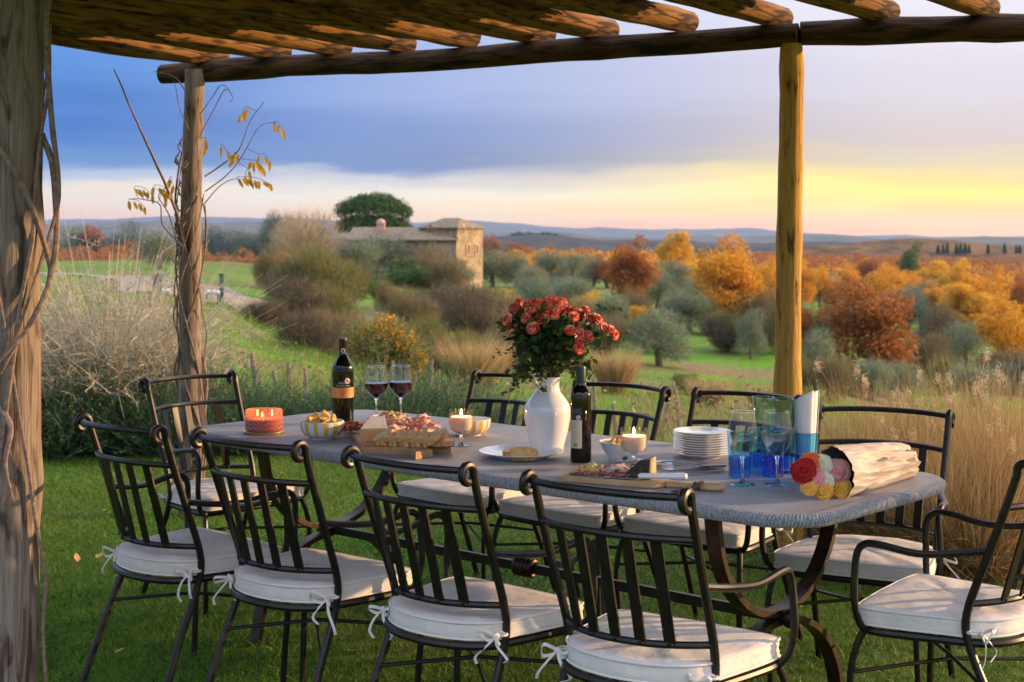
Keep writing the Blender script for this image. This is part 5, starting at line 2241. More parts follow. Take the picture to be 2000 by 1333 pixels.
# --- the big dry sage bush at the left
def sage_bush(X, Y, rx, h, label, n, seed):
    rng = np.random.default_rng(seed)
    o = plant_root('sage_bush', X, Y, label, 'bush', 'dry sage bushes')
    a = rng.uniform(0, 2 * PI, n)
    rr = rng.random(n) ** .5
    lean = rng.uniform(.05, 1.0, n)
    d = np.stack([np.cos(a) * lean * rx / .6, np.sin(a) * lean * .8, np.ones(n)], 1)
    base = np.stack([np.cos(a) * rr * .22 * rx, np.sin(a) * rr * .22, np.zeros(n)], 1)
    L = h * rng.uniform(.45, .92, n)
    bend = np.stack([np.cos(a) * .30 * rx / .6, np.sin(a) * .3, -.28 * lean], 1) + rng.normal(0, .12, (n, 3))
    V, Q = strips(base, d, L, .0062, bend, 6, rng, .5, .4)
    st = 7 * 2
    # side shoots from points along each stem
    VS = V.reshape(n, 7, 2, 3).mean(2)
    m = n * 10
    si = rng.integers(0, n, m)
    sk = rng.integers(2, 6, m)
    sb = VS[si, sk]
    sd = unit(VS[si, sk + 1] - VS[si, sk]) + rng.normal(0, .85, (m, 3))
    V2, Q2 = strips(sb, sd, rng.uniform(.07, .22, m), .0048, rng.normal(0, .15, (m, 3)), 2, rng, .5, .4)
    V, Q = join((V, Q), (V2, Q2))
    s = fast('stems', V, Q, M['sage'], o)
    s['kind'] = 'stuff'
    tips = V2.reshape(m, 3, 2, 3)[:, 1:].mean(2).reshape(-1, 3)
    pos = np.concatenate([tips[rng.integers(0, len(tips), n * 9)] + rng.normal(0, .012, (n * 9, 3)), sb[rng.integers(0, m, n * 4)] + rng.normal(0, .02, (n * 4, 3))])
    V3, Q3 = cards(pos, .021, .012, rng)
    s = fast('buds', V3, Q3, M['sage_leaf'], o)
    s['kind'] = 'stuff'


sage_bush(-2.85, 10.5, .42, 1.66, 'big dry pale sage bush behind the weathered left posts', 1150, 1)
sage_bush(-3.7, 10.8, .5, 1.35, 'dry pale sage bush at the left edge, mostly behind the big post', 700, 2)


# --- green rosemary hedge along the lawn
def rosemary(seed, n=900):
    rng = np.random.default_rng(seed)
    o = thing('rosemary_bush', (0, 0, 0))
    a = rng.uniform(0, 2 * PI, n)
    rr = rng.random(n) ** .5 * .34
    base = np.stack([np.cos(a) * rr, np.sin(a) * rr * .8, np.zeros(n)], 1)
    lean = rng.normal(0, .42, (n, 2)) + base[:, :2] * 1.1
    d = np.stack([lean[:, 0], lean[:, 1], np.ones(n)], 1)
    L = rng.uniform(.25, .60, n)
    V, Q = strips(base, d, L, .004, rng.normal(0, .2, (n, 3)), 5, rng, .5, .4)
    VS = V.reshape(n, 6, 2, 3).mean(2)
    s = fast('stems', V, Q, M['rosemary'], o)
    s['kind'] = 'stuff'
    m = n * 26
    si, t = rng.integers(0, n, m), rng.uniform(.5, 5, m)
    k = np.floor(np.minimum(t, 4.99)).astype(int)
    f = (t - k)[:, None]
    pos = VS[si, k] * (1 - f) + VS[si, np.minimum(k + 1, 5)] * f
    ax = unit(VS[si, np.minimum(k + 1, 5)] - VS[si, k])
    dd = ax + rng.normal(0, .7, (m, 3))
    V2, Q2 = cards(pos + unit(dd) * .010, .026, .0062, rng, 0, dd)
    s = fast('leaves', V2, Q2, M['rosemary'], o)
    s['kind'] = 'stuff'
    return o


rp = [rosemary(31), rosemary(32)]
rr_ = random.Random(5)
RX = [(100, 9.95), (165, 10.1), (235, 9.95), (300, 10.15), (365, 9.95), (430, 10.1), (500, 10.2), (570, 10.2), (645, 10.4), (715, 10.3), (790, 10.5), (850, 10.7), (915, 10.6)]
for i, (px, D) in enumerate(RX):
    o = rp[i] if i < 2 else copy_tree(rp[i % 2])
    X = (px - 1000) / F * D
    k = rr_.uniform(.85, 1.2) * (1.0 if px < 460 else .86)
    o.location = (X, D, gz(X, D) - .02)
    o.scale = (k * 1.25, k, k * rr_.uniform(.8, 1.1))
    o.rotation_euler = (0, 0, rr_.uniform(0, 6.28))
    tag(o, 'green rosemary shrub edging the lawn, %s along from the big left post' % ORD[i], 'shrub', 'rosemary shrubs edging the lawn')


# --- tan ornamental grasses at the right
def grass_clump(seed, n=3000, plumes=5):
    rng = np.random.default_rng(seed)
    o = thing('ornamental_grass', (0, 0, 0))
    a = rng.uniform(0, 2 * PI, n)
    rr = rng.random(n) ** .6 * .17
    base = np.stack([np.cos(a) * rr, np.sin(a) * rr, np.zeros(n)], 1)
    lean = np.abs(rng.normal(0, .36, n)) + .05
    a2 = a + rng.normal(0, .7, n)
    d = np.stack([np.cos(a2) * lean, np.sin(a2) * lean, np.ones(n)], 1)
    L = rng.uniform(.5, 1.05, n) * np.clip(1.1 - lean * .3, .6, 1.1)
    droop = rng.uniform(.0, .75, n) * lean * 1.5
    bend = np.stack([np.cos(a2) * droop * .6, np.sin(a2) * droop * .6, -droop * 1.05], 1) + rng.normal(0, .06, (n, 3))
    V, Q = strips(base, d, L, rng.uniform(.0022, .0042, n), bend, 7, rng, 1, .2)
    V[:, 2] = np.maximum(V[:, 2], .01)
    s = fast('blades', V, Q, M['tan_grass'], o)
    s['kind'] = 'stuff'
    for k in range(plumes):
        a, ln, h = rng.uniform(0, 6.28), rng.uniform(.05, .3), rng.uniform(.85, 1.12)
        mb = MB()
        p = smooth_path([(0, 0, 0), (ln * .4 * math.cos(a), ln * .4 * math.sin(a), h * .6), (ln * math.cos(a), ln * math.sin(a), h)], 6)
        mb.tube(p, .0016, 4)
        st = mb.build('plume_stalk', M['tan_grass'], o)
        q = np.array([list(p[-1])]) + rng.normal(0, 1, (70, 3)) * np.array([.007, .007, .026])
        V, Q = cards(q, .024, .0035, rng, -.8)
        pl = fast('plume', V, Q, M['plume'], o)
        pl['kind'] = 'stuff'
    return o


gp = [grass_clump(41), grass_clump(42, 3000, 7)]
GX = [(1645, 6.75, 1.0, 'ornamental grass clump nearest the sunlit golden post'), (1720, 7.35, 1.05, 'ornamental grass clump behind the chair by the wrapped roses'),
      (1790, 6.5, .95, 'ornamental grass clump right behind the corner of the table'), (1860, 7.2, 1.1, 'tall ornamental grass clump behind the right table corner'),
      (1905, 6.35, .95, 'ornamental grass clump behind the armrest of the side-on chair'), (1990, 6.7, 1.05, 'ornamental grass clump at the right edge of the view'),
      (1960, 7.6, 1.1, 'ornamental grass clump in the back row at the right edge'), (2110, 6.3, 1.0, None), (2250, 6.0, 1.0, None)]
for i, (px, D, k, lab) in enumerate(GX):
    if lab is None:
        continue
    o = gp[i] if i < 2 else copy_tree(gp[i % 2])
    X = (px - 1000) / F * D
    o.location = (X, D, gz(X, D) - .01)
    o.scale = (k * 1.15, k * 1.15, k * .70)
    o.rotation_euler = (0, 0, i * 1.9)
    tag(o, lab, 'ornamental grass', 'tan ornamental grasses by the lawn')

# --- vine stakes in the rough ground
SK = [(412, 12.6, 690), (455, 15, 760), (470, 13, 745), (505, 14, 690), (545, 16, 725), (565, 14, 710), (600, 15.5, 720), (636, 13.5, 716), (700, 16, 745), (760, 18, 705), (838, 17, 705), (850, 19, 722), (880, 15, 750), (1160, 17, 740), (1205, 15, 790), (1290, 16, 760), (1330, 18, 745), (1470, 15, 760)]
rs_ = random.Random(12)
M['stake'] = mat('weathered_stake', (.13, .085, .07), (.24, .17, .14), .9, 30, 0, .4, .005)
for i, (px, D, yt) in enumerate(SK):
    X = (px - 1000) / F * D
    z = gz(X, D)
    top = P(px, yt, D).z
    h = max(.35, min(1.2, top - z))
    o = plant_root('vine_stake', X, D, 'weathered wooden stake in the rough grass, %s from the vine-clad post' % ORD[i], 'stake', 'weathered stakes in the rough grass', 0, None, -.05)
    mb = MB()
    ln = rs_.uniform(-.16, .20)
    mb.tube([(0, 0, 0), (ln * h * .5 + .01, 0, h * .5), (ln * h, .03, h + .05)], [.030, .028, .020], 7, wob=.1)
    mb.build('pole', M['stake'], o)
    if i % 3 == 0:
        mb = MB()
        mb.tube(smooth_path([(.01, -.02, 0), (.05, -.03, h * .3), (-.02, -.02, h * .6), (ln * h + .06, 0, h * .85)], 5), .008, 6)
        mb.build('vine_cane', M['vine'], o)


# --- gate rails by the track
def gate_post(px, D, yt, label):
    X = (px - 1000) / F * D
    o = plant_root('gate_post', X, D, label, 'post', 'dark green posts by the track')
    h = P(px, yt, D).z - gz(X, D)
    mb = MB()
    mb.box((0, 0, h / 2), (.13, .13, h))
    mb.build('post', mat('dark_green_paint', (.02, .07, .06), None, .5), o, 30)
    mb = MB()
    mb.box((0, 0, h + .015), (.16, .16, .03))
    mb.build('cap', M['iron'], o, 30)
    return X, D


for px, lab in ((303, 'dark green post at the left of the track, left of its pair'), (312, 'dark green post at the left of the track, right of its pair'), (433, 'dark green post right of the vine-clad pole by the track')):
    gate_post(px, 50 if px != 312 else 48, 537, lab)
for (a, b, y, lab) in ((314, 333, 569, 'white horizontal rail by the track, left of the vine-clad pole'), (402, 428, 571, 'white horizontal rail by the track, right of the vine-clad pole')):
    D = 49.5
    pa, pb_ = P(a, y, D), P(b, y, D)
    o = thing('barrier_rail', (pa.x, D, gz(pa.x, D)), 0, lab, 'rail', 'white rails by the track')
    h = pa.z - gz(pa.x, D)
    mb = MB()
    mb.tube([(0, 0, h), (pb_.x - pa.x, 0, h)], .07, 10)
    mb.build('rail', M['white_handle'], o)
    mb = MB()
    mb.tube([(.03, 0, 0), (.03, 0, h)], .03, 8)
    mb.tube([(pb_.x - pa.x - .03, 0, 0), (pb_.x - pa.x - .03, 0, h)], .03, 8)
    mb.build('legs', M['iron'], o)

# --- climbing vines on the two left posts


def vine(name, label, X, Y, r, canes, z0, z1, turns, seed, cat='vine', rad=.007):
    rs = random.Random(seed)
    o = thing(name, (X, Y, 0), 0, label, cat)
    for k in range(canes):
        ph, tw = rs.uniform(0, 6.28), rs.uniform(.5, 1) * turns * rs.choice((-1, 1))
        pts = []
        m = 14
        zz0, zz1 = z0 + rs.uniform(0, .3), z1 - rs.uniform(0, .5)
        for i in range(m):
            t = i / (m - 1)
            a = ph + tw * t * 2 * PI
            q = r + .010 + .03 * abs(math.sin(t * 7 + ph)) * rs.random()
            pts.append((q * math.cos(a), q * math.sin(a), zz0 + (zz1 - zz0) * t))
        mb = MB()
        rk = rad * rs.uniform(.5, 1.5)
        sp = smooth_path(pts, 4)
        mb.tube(sp, [rk * (1.1 - .5 * i / len(sp)) for i in range(len(sp))], 7, wob=.2)
        mb.build('cane', M['vine'], o)
    return o


v1 = vine('climbing_vine', 'grey woody vine twisted round the big weathered post at the left edge', -1.378, 4.09, .080, 6, -.02, 2.5, .55, 3, rad=.0085)
for pts in ([(.05, -.06, 2.5), (.115, -.03, 2.2), (.10, -.02, 2.0), (.12, -.03, 1.75), (.135, -.02, 1.55), (.10, -.05, 1.38), (.05, -.085, 1.2), (.0, -.10, 1.05)],
            [(-.12, -.06, 1.80), (-.04, -.10, 1.72), (.05, -.10, 1.60), (.105, -.05, 1.42), (.11, -.04, 1.30), (.02, -.10, 1.10), (-.06, -.09, .95)],
            [(.085, -.01, 1.72), (.12, -.02, 1.62), (.13, -.03, 1.4), (.09, -.08, 1.22), (.0, -.11, 1.10), (-.08, -.1, .98)],
            [(-.02, -.10, 1.0), (.03, -.10, .93), (.02, -.11, .83), (.04, -.10, .72)]):
    mb = MB()
    sp = smooth_path(pts, 6)
    mb.tube(sp, [.0095 * max(.15, 1 - .9 * (i / len(sp)) ** 2) for i in range(len(sp))], 8, wob=.15)
    mb.build('cane', M['vine'], v1)
v2 = vine('climbing_vine', 'thin vine with a few yellow leaves climbing the back left post', -1.652, 7.65, .056, 9, .05, 2.05, 1.1, 8, rad=.006)


def spray(par, px, leaves, D=7.6, r=.004):
    """a cane through photo points, with pinnate yellow leaves at some of them"""
    o = par.location
    pts = []
    for i, (x, y) in enumerate(px):
        q = P(x, y, D - .10 + .03 * math.sin(i * 2))
        pts.append((q.x - o.x, q.y - o.y, q.z))
    sp = smooth_path(pts, 6)
    mb = MB()
    mb.tube(sp, [r * (1.1 - .7 * i / len(sp)) for i in range(len(sp))], 6, wob=.2)
    mb.build('cane', M['vine'], par)
    rs = random.Random(len(px) * 7 + int(px[0][0]))
    for (x, y, dx, n) in leaves:
        q = P(x, y, D - .12)
        b = Vector((q.x - o.x, q.y - o.y, q.z))
        near = min(sp, key=lambda w: (w - b).length)
        mb = MB()
        mb.tube(smooth_path([near, b + Vector((0, 0, .006)), b + Vector((dx * .09, 0, .002)), b + Vector((dx * .17, 0, -.035))], 4), .0014, 5)
        mb.build('leaf_stalk', M['vine'], par)
        for k in range(n):
            t = k / max(1, n - 1)
            c = b + Vector((dx * .16 * t, rs.uniform(-.008, .008), -.03 * t * t))
            mb = MB()
            ln, w = rs.uniform(.045, .068), rs.uniform(.008, .012)
            dr = Vector((dx * .5 + rs.uniform(-.3, .3), rs.uniform(-.5, .1), -rs.uniform(.5, 1))).normalized()
            sd = dr.cross(Vector((.2, 1, .3))).normalized()
            V = [c, c + dr * ln * .3 + sd * w, c + dr * ln * .7 + sd * w * .8, c + dr * ln, c + dr * ln * .7 - sd * w * .8, c + dr * ln * .3 - sd * w, c + dr * ln * .5 + Vector((0, -.006, 0))]
            mb.add(V, [(0, 1, 6), (1, 2, 6), (2, 3, 6), (3, 4, 6), (4, 5, 6), (5, 0, 6)])
            mb.build('leaf', M['vine_leaf'], par, False)


spray(v2, [(350, 430), (325, 365), (300, 310), (275, 255), (250, 200), (236, 165), (222, 135)], [], r=.0075)
spray(v2, [(400, 345), (430, 325), (465, 295), (478, 265), (490, 235), (515, 200)], [(485, 212, -.2, 4), (462, 300, -.1, 3), (430, 285, .2, 2)])
spray(v2, [(400, 375), (440, 345), (470, 310), (505, 250), (530, 240), (540, 242)], [(535, 240, .25, 3), (505, 303, .35, 3), (488, 315, .4, 6), (485, 333, -.1, 2)], r=.003)
spray(v2, [(398, 400), (425, 368), (450, 352), (470, 350)], [(465, 348, 1, 9)], r=.003)
spray(v2, [(345, 470), (330, 420), (310, 385), (320, 370)], [(300, 365, .5, 4), (318, 372, .1, 3)], r=.004)
spray(v2, [(355, 480), (318, 440), (312, 400), (280, 390), (262, 388)], [(262, 368, .55, 5), (250, 392, .5, 4), (332, 350, .1, 2)], r=.004)
spray(v2, [(390, 225), (415, 190), (430, 168), (445, 172), (452, 188)], [], r=.003)
spray(v2, [(360, 175), (340, 150), (300, 140)], [], r=.004)
spray(v2, [(372, 260), (350, 210), (345, 180), (340, 158)], [], r=.003)
spray(v2, [(350, 520), (330, 500), (312, 470), (318, 455)], [], r=.004)
spray(v2, [(388, 270), (420, 210), (440, 175), (455, 190), (448, 200)], [(400, 272, .05, 3)], r=.003)
# old matted stems on the left side of that post
mb = MB()
for k in range(26):
    z = random.uniform(1.2, 1.9)
    a = random.uniform(2.2, 4.4)
    mb.tube([(.06 * math.cos(a), .06 * math.sin(a), z), (.085 * math.cos(a + .3), .085 * math.sin(a + .3), z + .03), (.07 * math.cos(a + .5), .07 * math.sin(a + .5), z + .06)], .004, 5)
o_ = mb.build('matted_stems', M['vine'], v2)
o_['kind'] = 'stuff'

# fallen leaves on the lawn
rl = random.Random(77)
FL = [(205, 1010), (300, 960), (560, 985), (820, 1290), (1060, 1260), (1740, 1150), (1560, 1200), (140, 972), (150, 1105), (195, 1100), (235, 1290), (115, 1090), (500, 1180), (640, 1185), (720, 1192), (770, 1100), (960, 1050), (1200, 1105), (95, 1285), (430, 1012), (600, 1060), (880, 1045), (380, 1205), (1890, 1180)]
for i, (x, y) in enumerate(sorted(FL)):
    D = F * HC / (y - YH)
    X = (x - 1000) / F * D
    mb = MB()
    ln, w = rl.uniform(.025, .04), rl.uniform(.012, .018)
    V = [(-ln, 0, 0), (-ln * .3, w, .006), (ln * .4, w * .8, .004), (ln, 0, .008), (ln * .4, -w * .8, .005), (-ln * .3, -w, .004), (0, 0, -.002)]
    mb.add(V, [(0, 6, 1), (1, 6, 2), (2, 6, 3), (3, 6, 4), (4, 6, 5), (5, 6, 0)])
    o = mb.build('fallen_leaf', M['leaf_fall'])
    o.location = (X, D, gz(X, D) + .032)
    o.rotation_euler = (rl.uniform(-.4, .4), rl.uniform(-.4, .4), rl.uniform(0, 6))
    tag(o, 'small orange brown fallen leaf lying on the lawn, %s from the left' % ORD[i], 'leaf', 'fallen leaves on the lawn')

# ------------------------------------------------------------------ trees and shrubs of the valley


def lobes(rng, n, spread, rad, h0, h1, flat=1.0):
    out = []
    for i in range(n):
        a = 2 * PI * i / n * 2.4 + rng.uniform(0, .6)
        r = spread * math.sqrt((i + .3) / n) * rng.uniform(.7, 1.1)
        t = rng.random()
        z = h0 + (h1 - h0) * (t if r < spread * .6 else t * .75)
        out.append((np.array([r * math.cos(a), r * math.sin(a), z]), rad * rng.uniform(.65, 1.2), flat))
    return out


def in_lobes(rng, lb, n, inner=.35):
    w = np.array([l[1] ** 2.2 for l in lb])
    idx = rng.choice(len(lb), n, p=w / w.sum())
    v = unit(rng.normal(size=(n, 3)))
    r = (inner ** 3 + (1 - inner ** 3) * rng.random(n)) ** (1 / 3) * (1 + .12 * rng.normal(size=n))
    c = np.array([l[0] for l in lb])[idx]
    q = np.array([l[1] for l in lb])[idx]
    f = np.array([l[2] for l in lb])[idx]
    v[:, 2] *= f
    return c + v * (r * q)[:, None]


def trunk_mesh(rng, lb, h, r, bark, parent, fork=.35, limbs=6):
    mb = MB()
    zf = h * fork
    bx, by = rng.normal(0, .05) * h, rng.normal(0, .05) * h
    mb.tube(smooth_path([(0, 0, -.3), (bx * .5, by * .5, zf * .5), (bx, by, zf)], 4), [r * 1.3, r * 1.25, r * 1.2, r * 1.1, r, r * .95, r * .9, r * .85, r * .8], 8, wob=.15)
    for l in sorted(lb, key=lambda q: -q[1])[:limbs]:
        c = l[0]
        mid = (bx + (c[0] - bx) * .45 + rng.normal(0, .1), by + (c[1] - by) * .45 + rng.normal(0, .1), zf + (c[2] - zf) * .6)
        p = smooth_path([(bx, by, zf - .05), mid, tuple(c)], 4)
        mb.tube(p, [r * .6 * (1 - .8 * i / len(p)) for i in range(len(p))], 6, wob=.1)
    return mb.build('trunk', bark, parent)


def make_tree(kind, seed):
    """a tree at real size; returns (root, crown width, height)"""
    rng = np.random.default_rng(seed)
    o = thing('tree', (0, 0, 0))
    if kind in ('olive', 'olive_dark'):
        h, w = 4.6, 4.8
        lb = lobes(rng, 20, 1.65, .95, 1.15, 3.75, .9)
        pos = in_lobes(rng, lb, 9500, .4)
        n2 = 800
        sp = in_lobes(rng, lb, n2, .85)
        V, Q = cards(pos, .17, .055, rng, .15)
        d = sp - np.array([0, 0, 2.3]) + np.array([0, 0, .8])
        V2, Q2 = strips(sp, d, rng.uniform(.25, .55, n2), .035, rng.normal(0, .3, (n2, 3)), 2, rng)
        V, Q = join((V, Q), (V2, Q2))
        trunk_mesh(rng, lb, h, .2, M['bark'], o, .32, 7)
        fast('crown', V, Q, M[kind], o)
    elif kind in ('orange', 'russet', 'amber', 'greenoak'):
        h, w = 7.0, 5.6
        lb = lobes(rng, 28, 1.9, .95, 1.1, 6.1, .95)
        pos = in_lobes(rng, lb, 8600, .45)
        V, Q = cards(pos, .22, .15, rng, .2)
        trunk_mesh(rng, lb, h, .22, M['bark'], o, .25, 11)
        fast('crown', V, Q, M['bush' if kind == 'greenoak' else kind], o)
    elif kind == 'bare':
        h, w = 7.0, 6.0
        lb = lobes(rng, 16, 1.9, 1.2, 2.2, 5.8)
        trunk_mesh(rng, lb, h, .16, M['bark'], o, .2, 14)
        n = 2600
        p = in_lobes(rng, lb, n, .0)
        d = p - np.array([0, 0, .5])
        V, Q = strips(p, d, rng.uniform(.5, 1.3, n), .028, rng.normal(0, .3, (n, 3)), 3, rng)
        V2, Q2 = cards(in_lobes(rng, lb, 1500, .5), .16, .09, rng)
        V, Q = join((V, Q), (V2, Q2))
        fast('crown', V, Q, M['bare'], o)
    elif kind == 'pine':
        h, w = 9.2, 10.0
        lb = []
        for i in range(64):
            a, r = i * 2.4, 4.1 * math.sqrt((i + .4) / 64)
            dome = math.sqrt(max(0, 1 - (r / 4.7) ** 2))
            lb.append((np.array([r * math.cos(a), r * math.sin(a), 5.4 + 2.9 * dome + rng.normal(0, .12)]), rng.uniform(.75, 1.05), .85))
            lb.append((np.array([r * math.cos(a) * .99, r * math.sin(a) * .99, 4.7 + 1.2 * dome + rng.normal(0, .25)]), rng.uniform(.75, 1.05), .8))
        pos = in_lobes(rng, lb, 30000, .6)
        V, Q = cards(pos, .34, .10, rng, -.4)
        trunk_mesh(rng, lb, h, .30, M['bark'], o, .42, 4)
        fast('crown', V, Q, M['pine'], o)
    elif kind in ('conifer', 'cypress'):
        h, w = (8.0, 4.4) if kind == 'conifer' else (9.0, 1.9)
        n = 5200
        t = rng.random(n) ** 1.3
        a = rng.uniform(0, 2 * PI, n)
        prof = (1 - t) ** (.75 if kind == 'conifer' else .5) * (.55 + .45 * np.minimum(1, t * 6))
        r = w / 2 * prof * (.5 + .5 * rng.random(n)) * (1 + .25 * np.sin(a * 5 + t * 30))
        pos = np.stack([np.cos(a) * r, np.sin(a) * r, .5 + t * (h - .5)], 1)
        V, Q = cards(pos, .36, .12, rng, .2)
        mb = MB()
        mb.tube([(0, 0, -.3), (0, 0, h * .8)], [.18, .05], 7)
        mb.build('trunk', M['bark'], o)
        fast('crown', V, Q, M['pine'], o)
    elif kind in ('bush', 'amber_bush', 'mixed'):
        h, w = 2.4, 3.2
        lb = lobes(rng, 13, 1.1, .62, .5, 1.75, .9)
        pos = in_lobes(rng, lb, 5200, .4)
        V, Q = cards(pos, .15, .08, rng)
        trunk_mesh(rng, lb, h, .08, M['bark'], o, .12, 8)
        if kind == 'mixed':
            s = rng.random(len(Q)) < .62
            fast('crown', V, Q[s], M['scrub_green'], o)
            V3, Q3 = cards(in_lobes(rng, lb[::3], 800, .6), .14, .08, rng)
            fast('orange_leaves', V3, Q3, M['orange'], o)
        else:
            fast('crown', V, Q, M['amber' if kind == 'amber_bush' else 'bush'], o)
    elif kind in ('scrub', 'scrub_dark', 'scrub_green'):
        h, w = 2.6, 3.4
        lb = lobes(rng, 12, 1.15, .7, .5, 1.7, .95)
        n = 3600
        p = in_lobes(rng, lb, n, .0)
        d = p * np.array([1, 1, 1.0]) + np.array([0, 0, .9]) + rng.normal(0, .3, (n, 3))
        V, Q = strips(p, d, rng.uniform(.25, .6, n), .022, rng.normal(0, .25, (n, 3)), 2, rng)
        V2, Q2 = cards(in_lobes(rng, lb, 3600, .35), .11, .055, rng)
        V, Q = join((V, Q), (V2, Q2))
        trunk_mesh(rng, lb, h, .05, M['bark'], o, .1, 10)
        fast('crown', V, Q, M[kind], o)
    elif kind == 'reeds':
        h, w = 2.2, 1.8
        n = 2200
        a, r = rng.uniform(0, 2 * PI, n), rng.random(n) ** .5 * .55
        base = np.stack([np.cos(a) * r, np.sin(a) * r, np.zeros(n)], 1)
        d = np.stack([np.cos(a) * .22 + rng.normal(0, .12, n), np.sin(a) * .22 + rng.normal(0, .12, n), np.ones(n)], 1)
        V, Q = strips(base, d, rng.uniform(1.1, 2.2, n), .026, np.stack([np.cos(a) * .25, np.sin(a) * .25, -.15 * np.ones(n)], 1) + rng.normal(0, .1, (n, 3)), 4, rng)
        fast('blades', V, Q, M['tan_grass'], o)['kind'] = 'stuff'
    return o, w, h


PROTO = {}


def base_depth(px, yb):
    """how far off the ground shows at photo column px, row yb"""
    D = np.geomspace(12, 700, 1500)
    y = YH + (HC - ground_z((px - 1000) / F * D, D)) / D * F
    ok = np.nonzero(y >= yb)[0]
    return float(D[ok[-1]]) if len(ok) else 30.0


def plant(kind, px, yb, ytop, wpx, label, name, cat, group=None, var=None, sink=0, at=None):
    """stand a copy of a kind at photo column px, distance D; its crown reaches row ytop and is wpx wide"""
    var = (int(px) % 3) if var is None else var
    key = (kind, var)
    if key not in PROTO:
        PROTO[key] = [*make_tree(kind, hash_(kind) + var * 17), False]
    root, w, h, used = PROTO[key]
    o = copy_tree(root) if used else root
    PROTO[key][3] = True
    D = at[0] if at else base_depth(px, yb)
    X = (px - 1000) / F * D
    z = at[1] if at else gz(X, D) - sink
    H = max(.4, HC - (ytop - YH) / F * D - z)
    W = wpx / F * D * (1.18 if kind.startswith('olive') else 1.08)
    o.location = (X, D, z)
    o.scale = (W / w, W / w, H / h)
    o.rotation_euler = (0, 0, (px * .37 + D) % 6.28)
    o.name = name
    return tag(o, label, cat, group)


def hash_(s):
    return sum(ord(c) * (i + 3) for i, c in enumerate(s)) % 997


G_OL, G_OR, G_SC = 'olive trees of the grove', 'autumn trees of the valley', 'shrubs of the hillside'
# far left field
for a in (('olive', 150, 500, 440, 92, 'round grey olive tree at the far left, left of its darker neighbour'),
          ('olive_dark', 248, 503, 424, 84, 'dark dense olive tree standing in the field left of the vine-clad post'),
          ('olive', 312, 526, 448, 88, 'pale olive tree just left of the vine-clad post'),
          ('olive_dark', 424, 510, 430, 72, 'dark olive tree just right of the vine-clad post'),
          ('olive', 505, 512, 452, 80, 'grey green olive tree left of the bare yellow tree'),
          ('olive_dark', 540, 500, 405, 74, 'dark tree rising behind the bare yellow tree'),
          ('olive', 742, 548, 458, 140, 'silvery olive tree against the long farmhouse wall'),
          ('olive', 890, 566, 500, 90, 'small olive tree below the farmhouse tower'),
          ('olive', 962, 562, 482, 100, 'olive tree right of the farmhouse tower'),
          ('olive', 1008, 562, 490, 70, 'rounded olive tree beside the farmhouse grove with a visible trunk'),
          ('olive', 1075, 560, 488, 84, 'olive tree in the middle of the far olive row'),
          ('olive', 1120, 556, 492, 60, 'narrow olive tree in the far olive row'),
          ('olive', 1158, 562, 494, 74, 'olive tree left of the tall russet tree'),
          ('olive', 1080, 604, 540, 110, 'wide silvery olive tree right above the rose bouquet'),
          ('olive', 1320, 578, 508, 96, 'olive tree between the russet and the big orange tree'),
          ('olive', 1345, 652, 568, 120, 'broad olive tree below the big orange tree'),
          ('olive', 1290, 716, 600, 140, 'large pale olive tree above the right chair backs'),
          ('olive', 1467, 702, 600, 66, 'small olive tree with a clear trunk left of the golden post'),
          ('olive', 1595, 765, 630, 88, 'olive tree right behind the golden post'),
          ('olive', 1612, 592, 528, 70, 'olive tree beyond the golden post, under the orange wood'),
          ('olive', 1745, 736, 655, 88, 'low olive tree in front of the big rusty oak'),
          ('olive', 1760, 782, 702, 110, 'nearest grey olive bush above the tan grasses'),
          ('olive', 1826, 622, 540, 110, 'olive tree between the rusty oak and the golden right wood'),
          ('olive', 1800, 642, 572, 70, 'olive tree half behind the rusty oak'),
          ('olive', 1888, 726, 625, 98, 'dark-trunked olive tree on the green slope at the right'),
          ('olive', 1950, 772, 705, 90, 'low olive bush at the right above the grasses'),
          ('olive', 700, 556, 466, 110, 'broad silvery olive tree at the left end of the farmhouse'),
          ('olive', 1040, 590, 512, 80, 'low olive tree in the gap below the far olive row'),
          ('olive', 1405, 590, 530, 70, 'olive tree beside the trunk of the big orange oak'),
          ('olive', 1660, 640, 560, 80, 'olive tree glimpsed above the rusty oak'),
          ('olive', 2020, 772, 690, 90, 'olive tree cut by the right edge of the view')):
    plant(*a, 'olive_tree', 'tree', G_OL)
